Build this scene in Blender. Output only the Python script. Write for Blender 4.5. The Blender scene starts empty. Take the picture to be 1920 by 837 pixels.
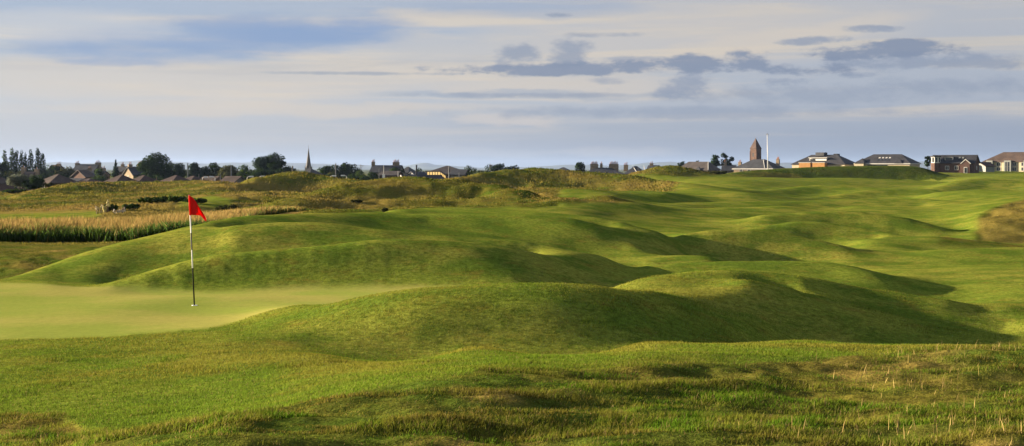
import bpy, bmesh, math, random
import numpy as np
from mathutils import Vector, Matrix
R = math.radians
rng = np.random.default_rng(7)
random.seed(7)
scene = bpy.context.scene
C = scene.collection

# ------------------------------------------------------------------ camera
F, CX, H0 = 2667.0, 960.0, 316.0          # focal length and horizon of the photograph in its own pixels
cam = bpy.data.cameras.new('camera')
cam.sensor_width = 36.0
cam.lens = 36.0 * F / 1920.0
cam.shift_y = -(418.5 - H0) / 1920.0
cam.clip_start = 0.1
cam.clip_end = 60000.0
cam_ob = bpy.data.objects.new('camera', cam)
cam_ob.rotation_euler = (R(90), 0, 0)
C.objects.link(cam_ob)
scene.camera = cam_ob

# ------------------------------------------------------------------ light and sky
SUN_EL, SUN_AZ = 10.5, 18.0                 # height above the horizon; how far beyond straight left
sd = Vector((-math.cos(R(SUN_AZ)) * math.cos(R(SUN_EL)), math.sin(R(SUN_AZ)) * math.cos(R(SUN_EL)), math.sin(R(SUN_EL))))
sun = bpy.data.lights.new('sun', 'SUN')
sun.energy = 5.0
sun.angle = R(0.6)
sun.color = (1.0, 0.82, 0.58)
sun_ob = bpy.data.objects.new('sun', sun)
sun_ob.rotation_euler = sd.to_track_quat('Z', 'Y').to_euler()
sun_ob.location = (-60, 20, 40)
C.objects.link(sun_ob)
scene.view_settings.view_transform = 'Standard'
scene.view_settings.look = 'None'
scene.view_settings.gamma = 1.0
scene.view_settings.use_curve_mapping = False
EXPO = 2.10
scene.view_settings.exposure = EXPO
scene.cycles.max_bounces = 6
scene.cycles.transparent_max_bounces = 8
scene.cycles.volume_bounces = 0

def srgb(r, g, b):
    return tuple(((c / 255.0) / 12.92 if c <= 10 else (((c / 255.0) + 0.055) / 1.055) ** 2.4) for c in (r, g, b))

class NT:
    """small helper to write shader node trees"""
    def __init__(s, tree):
        s.t = tree; s.n = tree.nodes; s.l = tree.links
    def put(s, sock, v):
        if v is None: return
        if isinstance(v, bpy.types.NodeSocket): s.l.new(v, sock)
        elif isinstance(v, (tuple, list)) and len(v) == 3 and sock.type == 'RGBA': sock.default_value = (*v, 1)
        else: sock.default_value = v
    def math(s, op, a, b=None, c=None, clamp=False):
        n = s.n.new('ShaderNodeMath'); n.operation = op; n.use_clamp = clamp
        for k, v in enumerate((a, b, c)): s.put(n.inputs[k], v)
        return n.outputs[0]
    def vmath(s, op, a, b=None):
        n = s.n.new('ShaderNodeVectorMath'); n.operation = op
        s.put(n.inputs[0], a); s.put(n.inputs[1], b)
        return n.outputs[0]
    def mix(s, f, a, b, mode='MIX'):
        n = s.n.new('ShaderNodeMix'); n.data_type = 'RGBA'; n.blend_type = mode
        s.put(n.inputs[0], f); s.put(n.inputs[6], a); s.put(n.inputs[7], b)
        return n.outputs[2]
    def noise(s, vec, scale=1.0, detail=4.0, rough=0.5, dist=0.0):
        n = s.n.new('ShaderNodeTexNoise')
        s.put(n.inputs['Vector'], vec)
        n.inputs['Scale'].default_value = scale; n.inputs['Detail'].default_value = detail
        n.inputs['Roughness'].default_value = rough; n.inputs['Distortion'].default_value = dist
        return n.outputs[0]
    def ramp(s, v, lo, hi):
        n = s.n.new('ShaderNodeMapRange'); n.interpolation_type = 'SMOOTHSTEP'
        s.put(n.inputs[0], v); s.put(n.inputs[1], lo); s.put(n.inputs[2], hi)
        return n.outputs[0]
    def comb(s, x, y, z):
        n = s.n.new('ShaderNodeCombineXYZ')
        for k, v in enumerate((x, y, z)): s.put(n.inputs[k], v)
        return n.outputs[0]
    def attr(s, name):
        n = s.n.new('ShaderNodeAttribute'); n.attribute_name = name
        return n

world = bpy.data.worlds.new('World')
scene.world = world
world.use_nodes = True
W = NT(world.node_tree)
W.n.clear()
wo = W.n.new('ShaderNodeOutputWorld')
bg = W.n.new('ShaderNodeBackground')
W.l.new(bg.outputs[0], wo.inputs[0])
SKY_S = 0.05
bg.inputs[1].default_value = SKY_S
st = W.n.new('ShaderNodeTexSky')
st.sky_type = 'NISHITA'; st.sun_disc = False
st.sun_elevation = R(SUN_EL)
st.sun_rotation = math.atan2(sd.x, sd.y)
st.air_density = 1.0; st.dust_density = 1.5; st.ozone_density = 2.0
tc = W.n.new('ShaderNodeTexCoord')
sep = W.n.new('ShaderNodeSeparateXYZ')
W.l.new(tc.outputs['Generated'], sep.inputs[0])
dx, dy, dz = sep.outputs
az = W.math('ARCTAN2', dx, dy)                       # 0 straight ahead, + to the right (radians)
el = W.math('ARCSINE', dz)
# streaky warp shared by all cloud features
def sky_noise(kx, ky, off, det=5, rough=0.55, dist=0.0):
    return W.noise(W.comb(W.math('MULTIPLY', az, kx), W.math('MULTIPLY', el, ky), off), 1.0, det, rough, dist)
K = SKY_S * 2 ** EXPO
def skycol(r, g, b):
    return tuple(c / K for c in srgb(r, g, b))
wA = W.math('SUBTRACT', sky_noise(9, 40, 1.3, 6, .6), 0.5)
wE = W.math('SUBTRACT', sky_noise(14, 60, 7.7, 6, .62), 0.5)
azw = W.math('ADD', az, W.math('MULTIPLY', wA, 0.10))
elw = W.math('ADD', el, W.math('MULTIPLY', wE, 0.018))
def P2A(px): return math.atan((px - CX) / F)
def P2E(py): return math.atan((H0 - py) / F)
def blob(px, py, sx, sy, soft=0.6, tilt=0.0, a=None, e=None):
    """soft elliptical patch in the sky at a direction, edges broken by the warp"""
    a = azw if a is None else a; e = elw if e is None else e
    da = W.math('SUBTRACT', a, P2A(px)); de = W.math('SUBTRACT', e, P2E(py))
    if tilt: de = W.math('SUBTRACT', de, W.math('MULTIPLY', da, tilt))
    da = W.math('DIVIDE', da, sx / F); de = W.math('DIVIDE', de, sy / F)
    q = W.math('ADD', W.math('MULTIPLY', da, da), W.math('MULTIPLY', de, de))
    return W.ramp(q, 1.0 + soft, max(0.0, 1.0 - soft))
# veil of thin high cloud: colour changes with height and with distance from the sun's side
lowcol = W.mix(W.ramp(az, -0.36, 0.30), skycol(186, 189, 194), skycol(134, 147, 168))
midcol = W.mix(W.ramp(az, -0.40, 0.40), skycol(196, 199, 204), skycol(168, 176, 192))
highcol = W.mix(W.ramp(az, -0.40, 0.40), skycol(168, 182, 204), skycol(182, 184, 192))
veil = W.mix(W.ramp(el, P2E(300), P2E(170)), lowcol, midcol)
veil = W.mix(W.ramp(el, P2E(160), P2E(30)), veil, highcol)
# long cream and blue-grey streaks
s1 = sky_noise(2.6, 62, 3.1, 9, .64, .5)
s2 = sky_noise(2.2, 34, 12.4, 9, .66, .7)
cream = W.mix(W.ramp(az, -0.4, 0.4), skycol(222, 210, 195), skycol(207, 197, 184))
mcre = W.math('MULTIPLY', W.ramp(s1, 0.46, 0.68), W.ramp(el, P2E(290), P2E(200)))
veil = W.mix(W.math('MULTIPLY', mcre, 0.9), veil, cream)
grey = W.mix(W.ramp(az, -0.4, 0.4), skycol(158, 171, 190), skycol(138, 151, 176))
veil = W.mix(W.math('MULTIPLY', W.ramp(s2, 0.55, 0.74), 0.6), veil, grey)
# large patches
def lay(col, m, k):
    global veil
    veil = W.mix(W.math('MULTIPLY', m, k), veil, col)
cr2 = skycol(218, 204, 187)
blue = skycol(128, 155, 198)
lay(cr2, blob(330, 155, 420, 38, .9), .5)
lay(cr2, blob(520, 207, 420, 12, .9), .6)
lay(cr2, blob(900, 120, 330, 50, .9), .35)
lay(cr2, blob(1080, 165, 230, 22, .9), .55)
lay(cr2, blob(1330, 60, 330, 55, .95), .40)
lay(cr2, blob(1420, 85, 260, 20, .9, .15), .5)
bn = W.math('ADD', W.math('MULTIPLY', wE, 2.2), W.math('MULTIPLY', wA, 1.6))
def opening(px, py, sx, sy, k, tilt=0.0):
    da = W.math('DIVIDE', W.math('SUBTRACT', az, P2A(px)), sx / F)
    de = W.math('DIVIDE', W.math('SUBTRACT', W.math('SUBTRACT', el, P2E(py)), W.math('MULTIPLY', W.math('SUBTRACT', az, P2A(px)), tilt)), sy / F)
    q = W.math('ADD', W.math('MULTIPLY', da, da), W.math('MULTIPLY', de, de))
    lay(blue, W.ramp(W.math('ADD', W.math('SUBTRACT', 1.0, q), bn), -.35, 1.15), k)
opening(400, 78, 380, 48, .8, .07)
opening(600, 62, 170, 34, .55, .12)
opening(200, 125, 120, 8, .4)
lay(skycol(205, 204, 206), blob(90, 60, 170, 26, .95), .55)
lay(cr2, blob(830, 25, 120, 10, .9), .5)
lay(skycol(150, 166, 194), blob(1000, 15, 220, 20, .9), .45)
lay(skycol(206, 198, 192), blob(960, 229, 85, 11, .95), .75)
lay(skycol(193, 190, 190), blob(1130, 284, 110, 10, .9), .5)
lay(skycol(190, 190, 193), blob(820, 285, 200, 9, .9), .45)
lay(skycol(150, 164, 186), blob(980, 178, 260, 7, .9), .55)
# nearer, darker puffs: an elliptical field broken up by fine cloud noise
pn = W.math('SUBTRACT', sky_noise(38, 95, 21.3, 8, .66), 0.5)
pn2 = W.math('SUBTRACT', sky_noise(13, 40, 61.3, 4, .5), 0.5)
pn = W.math('ADD', W.math('MULTIPLY', pn, 4.4), W.math('MULTIPLY', pn2, 2.4))
def field(px, py, sx, sy, tilt=0.0):
    da = W.math('SUBTRACT', az, P2A(px)); de = W.math('SUBTRACT', el, P2E(py))
    if tilt: de = W.math('SUBTRACT', de, W.math('MULTIPLY', da, tilt))
    da = W.math('DIVIDE', da, sx / F); de = W.math('DIVIDE', de, sy / F)
    q = W.math('ADD', W.math('MULTIPLY', da, da), W.math('MULTIPLY', de, de))
    return W.math('MAXIMUM', W.math('SUBTRACT', 1.0, W.math('MULTIPLY', q, .5)), -1.5)
def puffs(items, col, k, lo=.25, hi=.95, n=1.0):
    acc = None
    for it in items:
        f_ = field(*it); acc = f_ if acc is None else W.math('MAXIMUM', acc, f_)
    lay(col, W.ramp(W.math('ADD', acc, W.math('MULTIPLY', pn, n)), lo, hi), k)
dk = skycol(124, 137, 164); dk2 = skycol(136, 148, 172)
puffs([(1560, 180, 300, 15), (1800, 172, 170, 15), (1340, 212, 380, 10), (1190, 112, 70, 5), (1050, 179, 230, 4), (690, 139, 150, 2.5), (1120, 66, 60, 4), (1145, 152, 30, 5)], dk2, .6, -.1, 1.4, .9)
puffs([(1065, 100, 34, 20), (968, 100, 42, 18), (1275, 160, 42, 22), (1740, 124, 150, 13), (1525, 82, 52, 6, .04), (1628, 62, 40, 6), (1455, 158, 50, 6, .05), (1050, 27, 24, 5), (1600, 146, 30, 5)], dk2, .78, .0, 1.25)
puffs([(1080, 131, 220, 9), (1200, 127, 130, 10), (1295, 122, 48, 15), (1415, 115, 42, 17), (1500, 134, 85, 10, -.05), (1640, 104, 115, 11, .02), (1690, 93, 60, 9)], dk, .92, .05, 1.05, .95)
gap = sky_noise(3, 9, 44.0, 6, .6, .4)
cover = W.math('MULTIPLY', W.math('SUBTRACT', 1.0, W.math('MULTIPLY', W.ramp(el, 0.16, 0.5), W.ramp(gap, .62, .38))), 0.94)
W.l.new(W.mix(cover, st.outputs[0], veil), bg.inputs[0])

# ------------------------------------------------------------------ object helpers
def tag(o, label=None, cat=None, group=None, kind=None):
    if label: o['label'] = label
    if cat: o['category'] = cat
    if group: o['group'] = group
    if kind: o['kind'] = kind
    return o
def link(o, parent=None):
    C.objects.link(o)
    if parent is not None: o.parent = parent
    return o
def empty(name, loc, rz=0.0):
    o = bpy.data.objects.new(name, None)
    o.location = loc; o.rotation_euler = (0, 0, rz); o.empty_display_size = 0.5
    C.objects.link(o)
    return o
def np_mesh(name, verts, faces_flat, loop_starts, loop_totals, mat=None, smooth=False):
    me = bpy.data.meshes.new(name)
    me.vertices.add(len(verts)); me.vertices.foreach_set('co', np.ascontiguousarray(verts, dtype=np.float32).ravel())
    me.loops.add(len(faces_flat)); me.loops.foreach_set('vertex_index', np.ascontiguousarray(faces_flat, dtype=np.int32))
    me.polygons.add(len(loop_starts))
    me.polygons.foreach_set('loop_start', np.ascontiguousarray(loop_starts, dtype=np.int32))
    if smooth: me.polygons.foreach_set('use_smooth', np.ones(len(loop_starts), dtype=bool))
    me.update(calc_edges=True)
    me.validate()
    if mat: me.materials.append(mat)
    return me
def set_col(me, name, arr, kind='FLOAT_COLOR'):
    a = me.attributes.new(name, kind, 'POINT')
    if kind == 'FLOAT_COLOR':
        if arr.shape[1] == 3: arr = np.concatenate([arr, np.ones((len(arr), 1))], 1)
        a.data.foreach_set('color', np.ascontiguousarray(arr, dtype=np.float32).ravel())
    elif kind == 'FLOAT_VECTOR': a.data.foreach_set('vector', np.ascontiguousarray(arr, dtype=np.float32).ravel())
    else: a.data.foreach_set('value', np.ascontiguousarray(arr, dtype=np.float32).ravel())

def vnoise(x, y, seed=0):
    """value noise, one octave, numpy"""
    xi = np.floor(x).astype(np.int64); yi = np.floor(y).astype(np.int64)
    xf = x - xi; yf = y - yi
    xf = xf * xf * (3 - 2 * xf); yf = yf * yf * (3 - 2 * yf)
    def h(a, b):
        n = (a * 374761393 + b * 668265263 + seed * 1274126177) & 0x7fffffff
        n = (n ^ (n >> 13)) * 1274126177 & 0x7fffffff
        n = n ^ (n >> 16)
        return (n & 0xffffff) / float(0xffffff)
    return (h(xi, yi) * (1 - xf) + h(xi + 1, yi) * xf) * (1 - yf) + (h(xi, yi + 1) * (1 - xf) + h(xi + 1, yi + 1) * xf) * yf
def fbm(x, y, seed=0, octv=4, rough=0.5):
    s = 0; a = 1; t = 0
    for k in range(octv):
        s = s + a * vnoise(x * 2 ** k + 17.3 * k, y * 2 ** k - 9.1 * k, seed + k); t += a; a *= rough
    return s / t

# ------------------------------------------------------------------ the shape of the land
BY = np.array([2, 8, 14, 22, 30, 45, 70, 110, 160, 220, 300, 400, 550, 800, 3000.0])
BX = np.array([0, 480, 960, 1440, 1920.0])
BZ = np.array([
 [-1.7, -1.80, -2.30, -2.62, -2.62, -3.10, -3.3, -3.4, -3.3, -2.9, -5.0, -8.0, -9.0, -9, -11],
 [-1.7, -1.60, -2.20, -2.62, -2.62, -2.10, -2.4, -2.6, -3.0, -3.0, -5.0, -7.5, -9.0, -9, -11],
 [-1.7, -1.56, -2.00, -2.55, -2.60, -2.50, -2.4, -2.5, -2.2, -2.0, -4.0, -6.0, -7.0, -9, -11],
 [-1.7, -1.56, -1.90, -2.75, -2.90, -3.00, -3.1, -2.9, -2.7, -2.4, -2.2, -2.0, -2.5, -6, -11],
 [-1.7, -1.60, -1.88, -3.10, -3.30, -3.30, -3.3, -3.0, -2.9, -2.5, -2.2, -1.8, -1.6, -4, -11]])
def base_z(px, Y):
    px = np.clip(px, 0, 1920); b = np.log(np.clip(Y, 2, 3000)); lb = np.log(BY)
    cols = np.stack([np.interp(b, lb, BZ[k]) for k in range(5)])
    f = np.clip(px / 480.0, 0, 3.99999); i = f.astype(int); t = f - i
    t = t * t * (3 - 2 * t)
    ar = np.arange(len(px))
    return cols[i, ar] * (1 - t) + cols[i + 1, ar] * t

CP = []        # surface points (px, py, Y): places measured on the land
def pts(*a): CP.extend(a)
CZ = []        # (px, Y, Z): hollows that lie behind crests
def hol(*a): CZ.extend(a)
def along(line, step=32.0):
    """resample a line on the land smoothly"""
    P = np.array(line, float); out = []
    for i in range(len(P) - 1):
        p0, p1, p2, p3 = P[max(i - 1, 0)], P[i], P[i + 1], P[min(i + 2, len(P) - 1)]
        n = max(1, int(round(abs(p2[0] - p1[0]) / step)))
        for k in range(n):
            t = k / n
            out.append(tuple(.5 * ((2 * p1) + (p2 - p0) * t + (2 * p0 - 5 * p1 + 4 * p2 - p3) * t * t + (3 * p1 - p0 - 3 * p2 + p3) * t ** 3)))
    out.append(tuple(P[-1])); return out
def sl(*line): CP.extend(along(line))
def holl(*line): CZ.extend(along(line))
def crest(line, back=0.10, drop=0.0, dz=None):
    """a ridge line; the land falls away behind it"""
    for (px, py, Y) in along(line):
        CP.append((px, py, Y))
        if back:
            Z = -(py - H0) * Y / F
            CZ.append((px, Y * (1 + back), Z - (dz if dz is not None else drop + 0.006 * Y)))
# foreground bank and apron
pts((-150, 837, 10.5), (100, 837, 9.8), (250, 830, 8.6), (450, 790, 9.0), (700, 748, 10.0), (960, 706, 11.2), (1200, 682, 12.6), (1450, 666, 14.2),
    (1700, 658, 15.5), (1920, 652, 16.5), (2070, 650, 16.5), (960, 837, 8.0), (1400, 837, 7.9), (1900, 837, 7.8), (700, 837, 8.1))
pts((0, 750, 13.8), (200, 745, 13.6), (400, 738, 13.2), (600, 715, 13.0), (900, 675, 14.2), (1200, 660, 15.5), (1400, 650, 16.5))
pts((0, 690, 17.0), (300, 680, 17.3), (600, 665, 17.5), (900, 652, 18.2), (1200, 645, 18.2))
# putting green
sl((-150, 556, 29.4), (100, 556, 29.4), (400, 555, 29.5), (620, 555, 29.5), (760, 552, 29.7))
sl((-150, 640, 21.6), (0, 637, 21.7), (200, 632, 22.0), (400, 616, 22.6))
sl((-150, 590, 26), (0, 588, 26), (200, 582, 26.3), (365, 573, 27.5), (500, 567, 27.9), (650, 562, 28.4), (800, 552, 29.4))
pts((0, 533, 32.5), (100, 535, 32.1), (870, 540, 30.6))
# near mound
crest([(470, 606, 23.0), (560, 587, 22.9)], .08, dz=.06)
crest([(650, 565, 22.7), (760, 547, 22.5), (900, 539, 22.5), (1060, 536, 22.6), (1140, 543, 22.8)], .10, dz=.34)
crest([(1220, 556, 23.1), (1300, 576, 24.0), (1410, 602, 24.8)], .06, dz=.03)
sl((600, 642, 20.4), (760, 644, 20.3), (900, 646, 20.2), (1060, 646, 20.2), (1200, 643, 20.5), (1350, 640, 20.9))
sl((600, 610, 21.5), (760, 600, 21.1), (900, 595, 21.1), (1060, 592, 21.2), (1200, 598, 21.5), (1300, 615, 22.0))
crest([(1500, 640, 18.8), (1600, 645, 18.5), (1750, 647, 18.0), (1900, 648, 17.6), (2070, 648, 17.5)], .10, dz=.35)
holl((1430, 22.4, -2.95), (1550, 22.8, -3.2), (1700, 23.2, -3.4), (1900, 23.6, -3.5), (2070, 24, -3.5))
# spur and the mound behind it on the right
crest([(1400, 524, 28.8), (1485, 543, 28.6), (1560, 568, 28.2), (1635, 590, 27.8), (1710, 612, 27.4)], .045, dz=.26)
sl((1350, 560, 26.8), (1430, 572, 27.0), (1500, 590, 26.9), (1600, 615, 26.5), (1700, 632, 26.4), (1850, 640, 26.6), (1920, 632, 27.0), (2050, 620, 27.5))
crest([(1130, 545, 29.5), (1200, 523, 30.8), (1280, 511, 31.6), (1360, 507, 32.0), (1460, 514, 32.0), (1540, 526, 31.8), (1610, 540, 31.6), (1700, 554, 31.3), (1780, 565, 31.0)], .08, dz=.34)
crest([(1890, 579, 30.6), (2000, 590, 30.4)], .06, dz=.08)
sl((1500, 534, 30.6), (1560, 552, 30.2), (1650, 575, 29.8), (1760, 598, 29.2), (1880, 615, 28.8))
sl((1000, 550, 29.2), (1100, 556, 27.8), (1200, 547, 27.6), (1290, 538, 28.4), (1350, 522, 30.2))
sl((985, 530, 32.2), (1040, 523, 33.5), (1110, 517, 35.2), (1180, 512, 37.5))
# third ridge left
crest([(215, 529, 32.4), (300, 507, 32.9), (400, 485, 33.4), (520, 471, 33.9), (620, 462, 34.3), (711, 452, 34.8), (800, 451, 35.2), (880, 456, 35.6), (960, 467, 36.0), (1060, 486, 36.6)], .07, dz=.32)
sl((215, 534, 32.0), (400, 534, 32.0), (600, 531, 32.0), (760, 533, 31.8), (900, 537, 31.4), (965, 535, 31.6))
sl((300, 524, 32.4), (400, 512, 32.7), (500, 500, 33.0), (600, 494, 33.2), (700, 490, 33.4), (800, 490, 33.5), (900, 498, 33.3), (970, 512, 33.0))
# ridge behind it
crest([(440, 424, 40.2), (521, 417, 40.8), (602, 418, 41.0), (684, 427, 41.0), (792, 439, 40.8), (880, 446, 40.6), (955, 453, 40.2), (1060, 468, 39.8), (1130, 481, 39.6)], .075, dz=.34)
sl((440, 452, 38.2), (500, 446, 38.6), (620, 441, 39.2), (720, 442, 39.4))
# big outer mound on the left
crest([(-150, 540, 34), (0, 524, 35.6), (60, 507, 36.8), (120, 487, 38.0), (200, 461, 39.6), (300, 438, 41.8), (400, 416, 44.5), (470, 406, 46.5), (540, 401, 49), (620, 400, 51.5), (684, 399, 54)], .12, dz=.7)
sl((120, 517, 35.4), (200, 500, 36.4), (300, 472, 38.0), (400, 448, 38.9))
# dark mound in the middle
crest([(740, 394, 60), (800, 391, 62), (874, 390, 63), (953, 393, 62.5), (1005, 397, 61.5), (1084, 405, 59.5), (1163, 418, 57), (1235, 437, 54.5)], .10, dz=.6)
crest([(790, 402, 54), (900, 401, 55), (1000, 403, 55), (1080, 412, 54.3), (1140, 427, 53.3)], .04, dz=.18)
sl((800, 412, 52.8), (850, 418, 52.5), (950, 426, 52.2), (1050, 436, 51.5), (1150, 446, 51.5), (1230, 452, 53))
sl((820, 438, 48.8), (900, 446, 49.0), (1000, 457, 49.2), (1100, 468, 49.2), (1190, 464, 50))
pts((700, 412, 50.5), (1290, 440, 62))
# middle right
crest([(1255, 446, 57), (1330, 434, 58), (1400, 432, 58.5), (1454, 436, 58.5), (1508, 445, 58), (1576, 461, 56.5)], .06, dz=.45)
sl((1300, 474, 55.0), (1330, 476, 55.0), (1450, 479, 55.0), (1560, 478, 54.6))
crest([(1400, 430, 69), (1435, 424, 70), (1481, 418, 71), (1535, 418, 71), (1617, 429, 70), (1698, 443, 67.5)], .06, dz=.45)
sl((1420, 437, 67.2), (1500, 437, 68.4), (1560, 442, 68.4), (1640, 450, 67.2))
crest([(1430, 402, 83), (1508, 398, 85), (1562, 396, 85.5), (1617, 398, 85), (1671, 407, 83.5)], .06, dz=.55)
crest([(1700, 411, 83), (1739, 420, 82.2), (1790, 434, 81)], .05, dz=.22)
sl((1450, 411, 81), (1560, 415, 82.4), (1640, 424, 81.4), (1720, 440, 79.4), (1780, 446, 78))
crest([(1340, 392, 104), (1400, 390, 106), (1473, 386, 108), (1530, 391, 108)], .05, dz=.4)
crest([(1250, 383, 118), (1420, 377, 126), (1522, 375, 130), (1671, 373, 132), (1725, 372, 132), (1806, 378, 128)], .05, dz=.45)
pts((1671, 392, 104), (1770, 402, 98), (1600, 385, 112))
crest([(1510, 371, 165), (1576, 364, 172), (1644, 355, 178), (1700, 354, 180), (1752, 356, 178)], .05, dz=.5)
crest([(1420, 358, 188), (1481, 351, 196), (1535, 347, 200), (1590, 348, 200), (1657, 354, 196)], .05, dz=.5)
crest([(1752, 361, 170), (1833, 355, 174), (1915, 357, 172), (2050, 360, 170)], .05, dz=.4)
crest([(1740, 353, 250), (1775, 343, 258), (1806, 337, 262), (1847, 335, 265), (1888, 338, 262), (1960, 343, 255)], .05, dz=.6)
crest([(1195, 486, 46.5), (1268, 479, 47.5), (1330, 482, 47.5), (1355, 490, 46.5)], .05, dz=.3)
crest([(1189, 501, 39.8), (1268, 493, 40.5), (1400, 490, 41), (1480, 490, 41), (1563, 493, 41), (1630, 507, 40), (1680, 521, 39)], .06, dz=.35)
crest([(1660, 505, 47.5), (1806, 500, 48.5), (1920, 500, 48.5), (2050, 500, 48.5)], .05, dz=.15)
pts((1750, 530, 40.5), (1850, 540, 38.5), (1920, 550, 36.5))
crest([(1740, 470, 57), (1806, 467, 58), (1870, 465, 58.5), (1920, 465, 58.5), (2050, 465, 58)], .05, dz=.25)
crest([(1620, 450, 65), (1684, 445, 67), (1752, 444, 67.5), (1833, 452, 66.5), (1920, 462, 64)], .05, dz=.4)
# rough knoll at the right edge
pts((1840, 440, 78), (1900, 438, 79), (1860, 405, 88), (1900, 385, 98), (1960, 372, 104), (2060, 370, 104), (1960, 435, 80), (1870, 378, 108), (1822, 404, 92))
# rough dune in front of the station
crest([(500, 386, 92), (560, 366, 97), (602, 354, 100), (640, 346, 102), (700, 340, 104), (819, 339, 105), (880, 342, 105), (930, 350, 103), (985, 362, 100)], .12, dz=1.3)
pts((600, 398, 72), (700, 397, 76), (560, 396, 78))
sl((560, 388, 88), (620, 385, 92), (700, 384, 94), (800, 380, 95), (870, 382, 94))
sl((640, 370, 97), (720, 366, 99), (820, 364, 100), (900, 368, 99))
crest([(900, 389, 86), (950, 378, 92), (992, 372, 96), (1071, 373, 97), (1150, 377, 96), (1202, 382, 95)], .06, dz=.5)
pts((1084, 400, 78), (1000, 394, 80))
# bigger dune beyond
crest([(850, 338, 186), (900, 328, 196), (940, 320, 203), (966, 317, 206), (1000, 317, 207), (1084, 325, 205), (1163, 331, 200), (1225, 335, 196), (1258, 343, 186)], .12, dz=1.6)
sl((900, 341, 192), (1000, 337, 197), (1084, 342, 197), (1163, 346, 192), (1230, 350, 187))
pts((1000, 353, 148), (1100, 357, 142), (1200, 358, 140), (1250, 362, 136), (1000, 366, 118), (1150, 368, 116))
# far knolls left
crest([(400, 356, 175), (447, 345, 186), (480, 334, 194), (510, 329, 198), (560, 327, 200), (602, 332, 199), (643, 341, 192)], .12, dz=1.6)
sl((480, 353, 187), (540, 350, 192), (600, 349, 193), (650, 352, 187))
pts((480, 363, 140), (560, 362, 145), (440, 372, 125))
crest([(-150, 378, 150), (0, 377, 155), (40, 370, 175), (80, 356, 195), (110, 349, 206), (160, 343, 212), (240, 343, 214), (300, 343, 214), (345, 341, 216), (395, 340, 220), (430, 343, 218)], .12, dz=1.6)
pts((0, 392, 118), (100, 372, 150), (200, 365, 160), (300, 365, 160), (380, 362, 160), (200, 390, 112), (300, 380, 130), (400, 385, 112), (100, 400, 106))
sl((70, 374, 165), (150, 362, 194), (240, 359, 202), (300, 359, 203))
crest([(340, 352, 190), (380, 347, 196), (430, 350, 194)], .05, dz=.6)
# rough flat on the left
pts((0, 445, 68), (100, 447, 67.5), (200, 446, 68), (280, 440, 68), (0, 470, 56), (100, 472, 54.5), (180, 470, 52), (0, 500, 45), (60, 497, 45), (0, 420, 84), (150, 415, 86), (300, 412, 86), (350, 405, 88))
# small dune, fairway rise and the flat-topped bank
crest([(1185, 326, 296), (1215, 317, 302), (1240, 313, 305), (1270, 314, 305), (1300, 319, 302), (1335, 326, 298)], .08, dz=1.6)
sl((1500, 384, 123), (1600, 385, 125), (1725, 384, 126))
sl((1540, 372, 166), (1644, 366, 172), (1752, 364, 173))
sl((1430, 362, 186), (1535, 361, 193), (1657, 362, 190))
sl((1760, 352, 244), (1847, 349, 253), (1915, 350, 251))
sl((1189, 512, 38), (1268, 506, 38.8), (1400, 503, 39.2), (1563, 508, 39.2))
sl((1220, 494, 44.5), (1330, 492, 45.0))
pts((1240, 331, 270), (1300, 330, 280), (1350, 332, 280), (1300, 342, 230), (1400, 345, 225), (1350, 352, 190), (1300, 365, 150), (1400, 365, 150), (1210, 402, 85), (1150, 403, 81.5), (1300, 405, 88), (1200, 425, 72))
crest([(1360, 328, 405), (1400, 323, 432), (1454, 319.5, 440), (1535, 317, 442), (1600, 316.2, 442), (1671, 315.8, 442), (1720, 316.2, 442), (1742, 321, 440), (1768, 330, 432)], .05, dz=.2)
sl((1380, 331, 416), (1480, 331, 430), (1560, 330.5, 433), (1640, 330.5, 433), (1720, 333, 430), (1780, 336, 418))
pts( (1450, 337, 330), (1600, 337, 330), (1700, 338, 320))
pts((1760, 320, 560), (1840, 321, 560), (1920, 322.5, 560), (2050, 323, 560), (1840, 332, 400), (1920, 333, 390))
CP = np.array(CP, float); CZ = np.array(CZ, float)
# a hollow that another ridge already fills is dropped
_cz = -(CP[:, 1] - H0) * CP[:, 2] / F
_q1 = np.stack([CP[:, 0] / 150.0, np.log(CP[:, 2]) / .16], 1); _q2 = np.stack([CZ[:, 0] / 150.0, np.log(CZ[:, 1]) / .16], 1)
_d = np.sqrt(((_q2[:, None] - _q1[None]) ** 2).sum(2))
_w = np.hypot((CZ[:, 0, None] - CX) / F * CZ[:, 1, None] - (CP[None, :, 0] - CX) / F * CP[None, :, 2], CZ[:, 1, None] - CP[None, :, 2])
_s = np.abs(CZ[:, 2, None] - _cz[None]) / np.maximum(_w, .3)
CZ = CZ[~(((_d < .45) & (_s > .26)).any(1))]
ppx = np.concatenate([CP[:, 0], CZ[:, 0]]); pY = np.concatenate([CP[:, 2], CZ[:, 1]])
pZ = np.concatenate([-(CP[:, 1] - H0) * CP[:, 2] / F, CZ[:, 2]])
SXC, SYC = 150.0, 0.16
def sc_(px, Y): return np.stack([px / SXC, np.log(Y) / SYC], 1)
q = sc_(ppx, pY)
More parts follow.
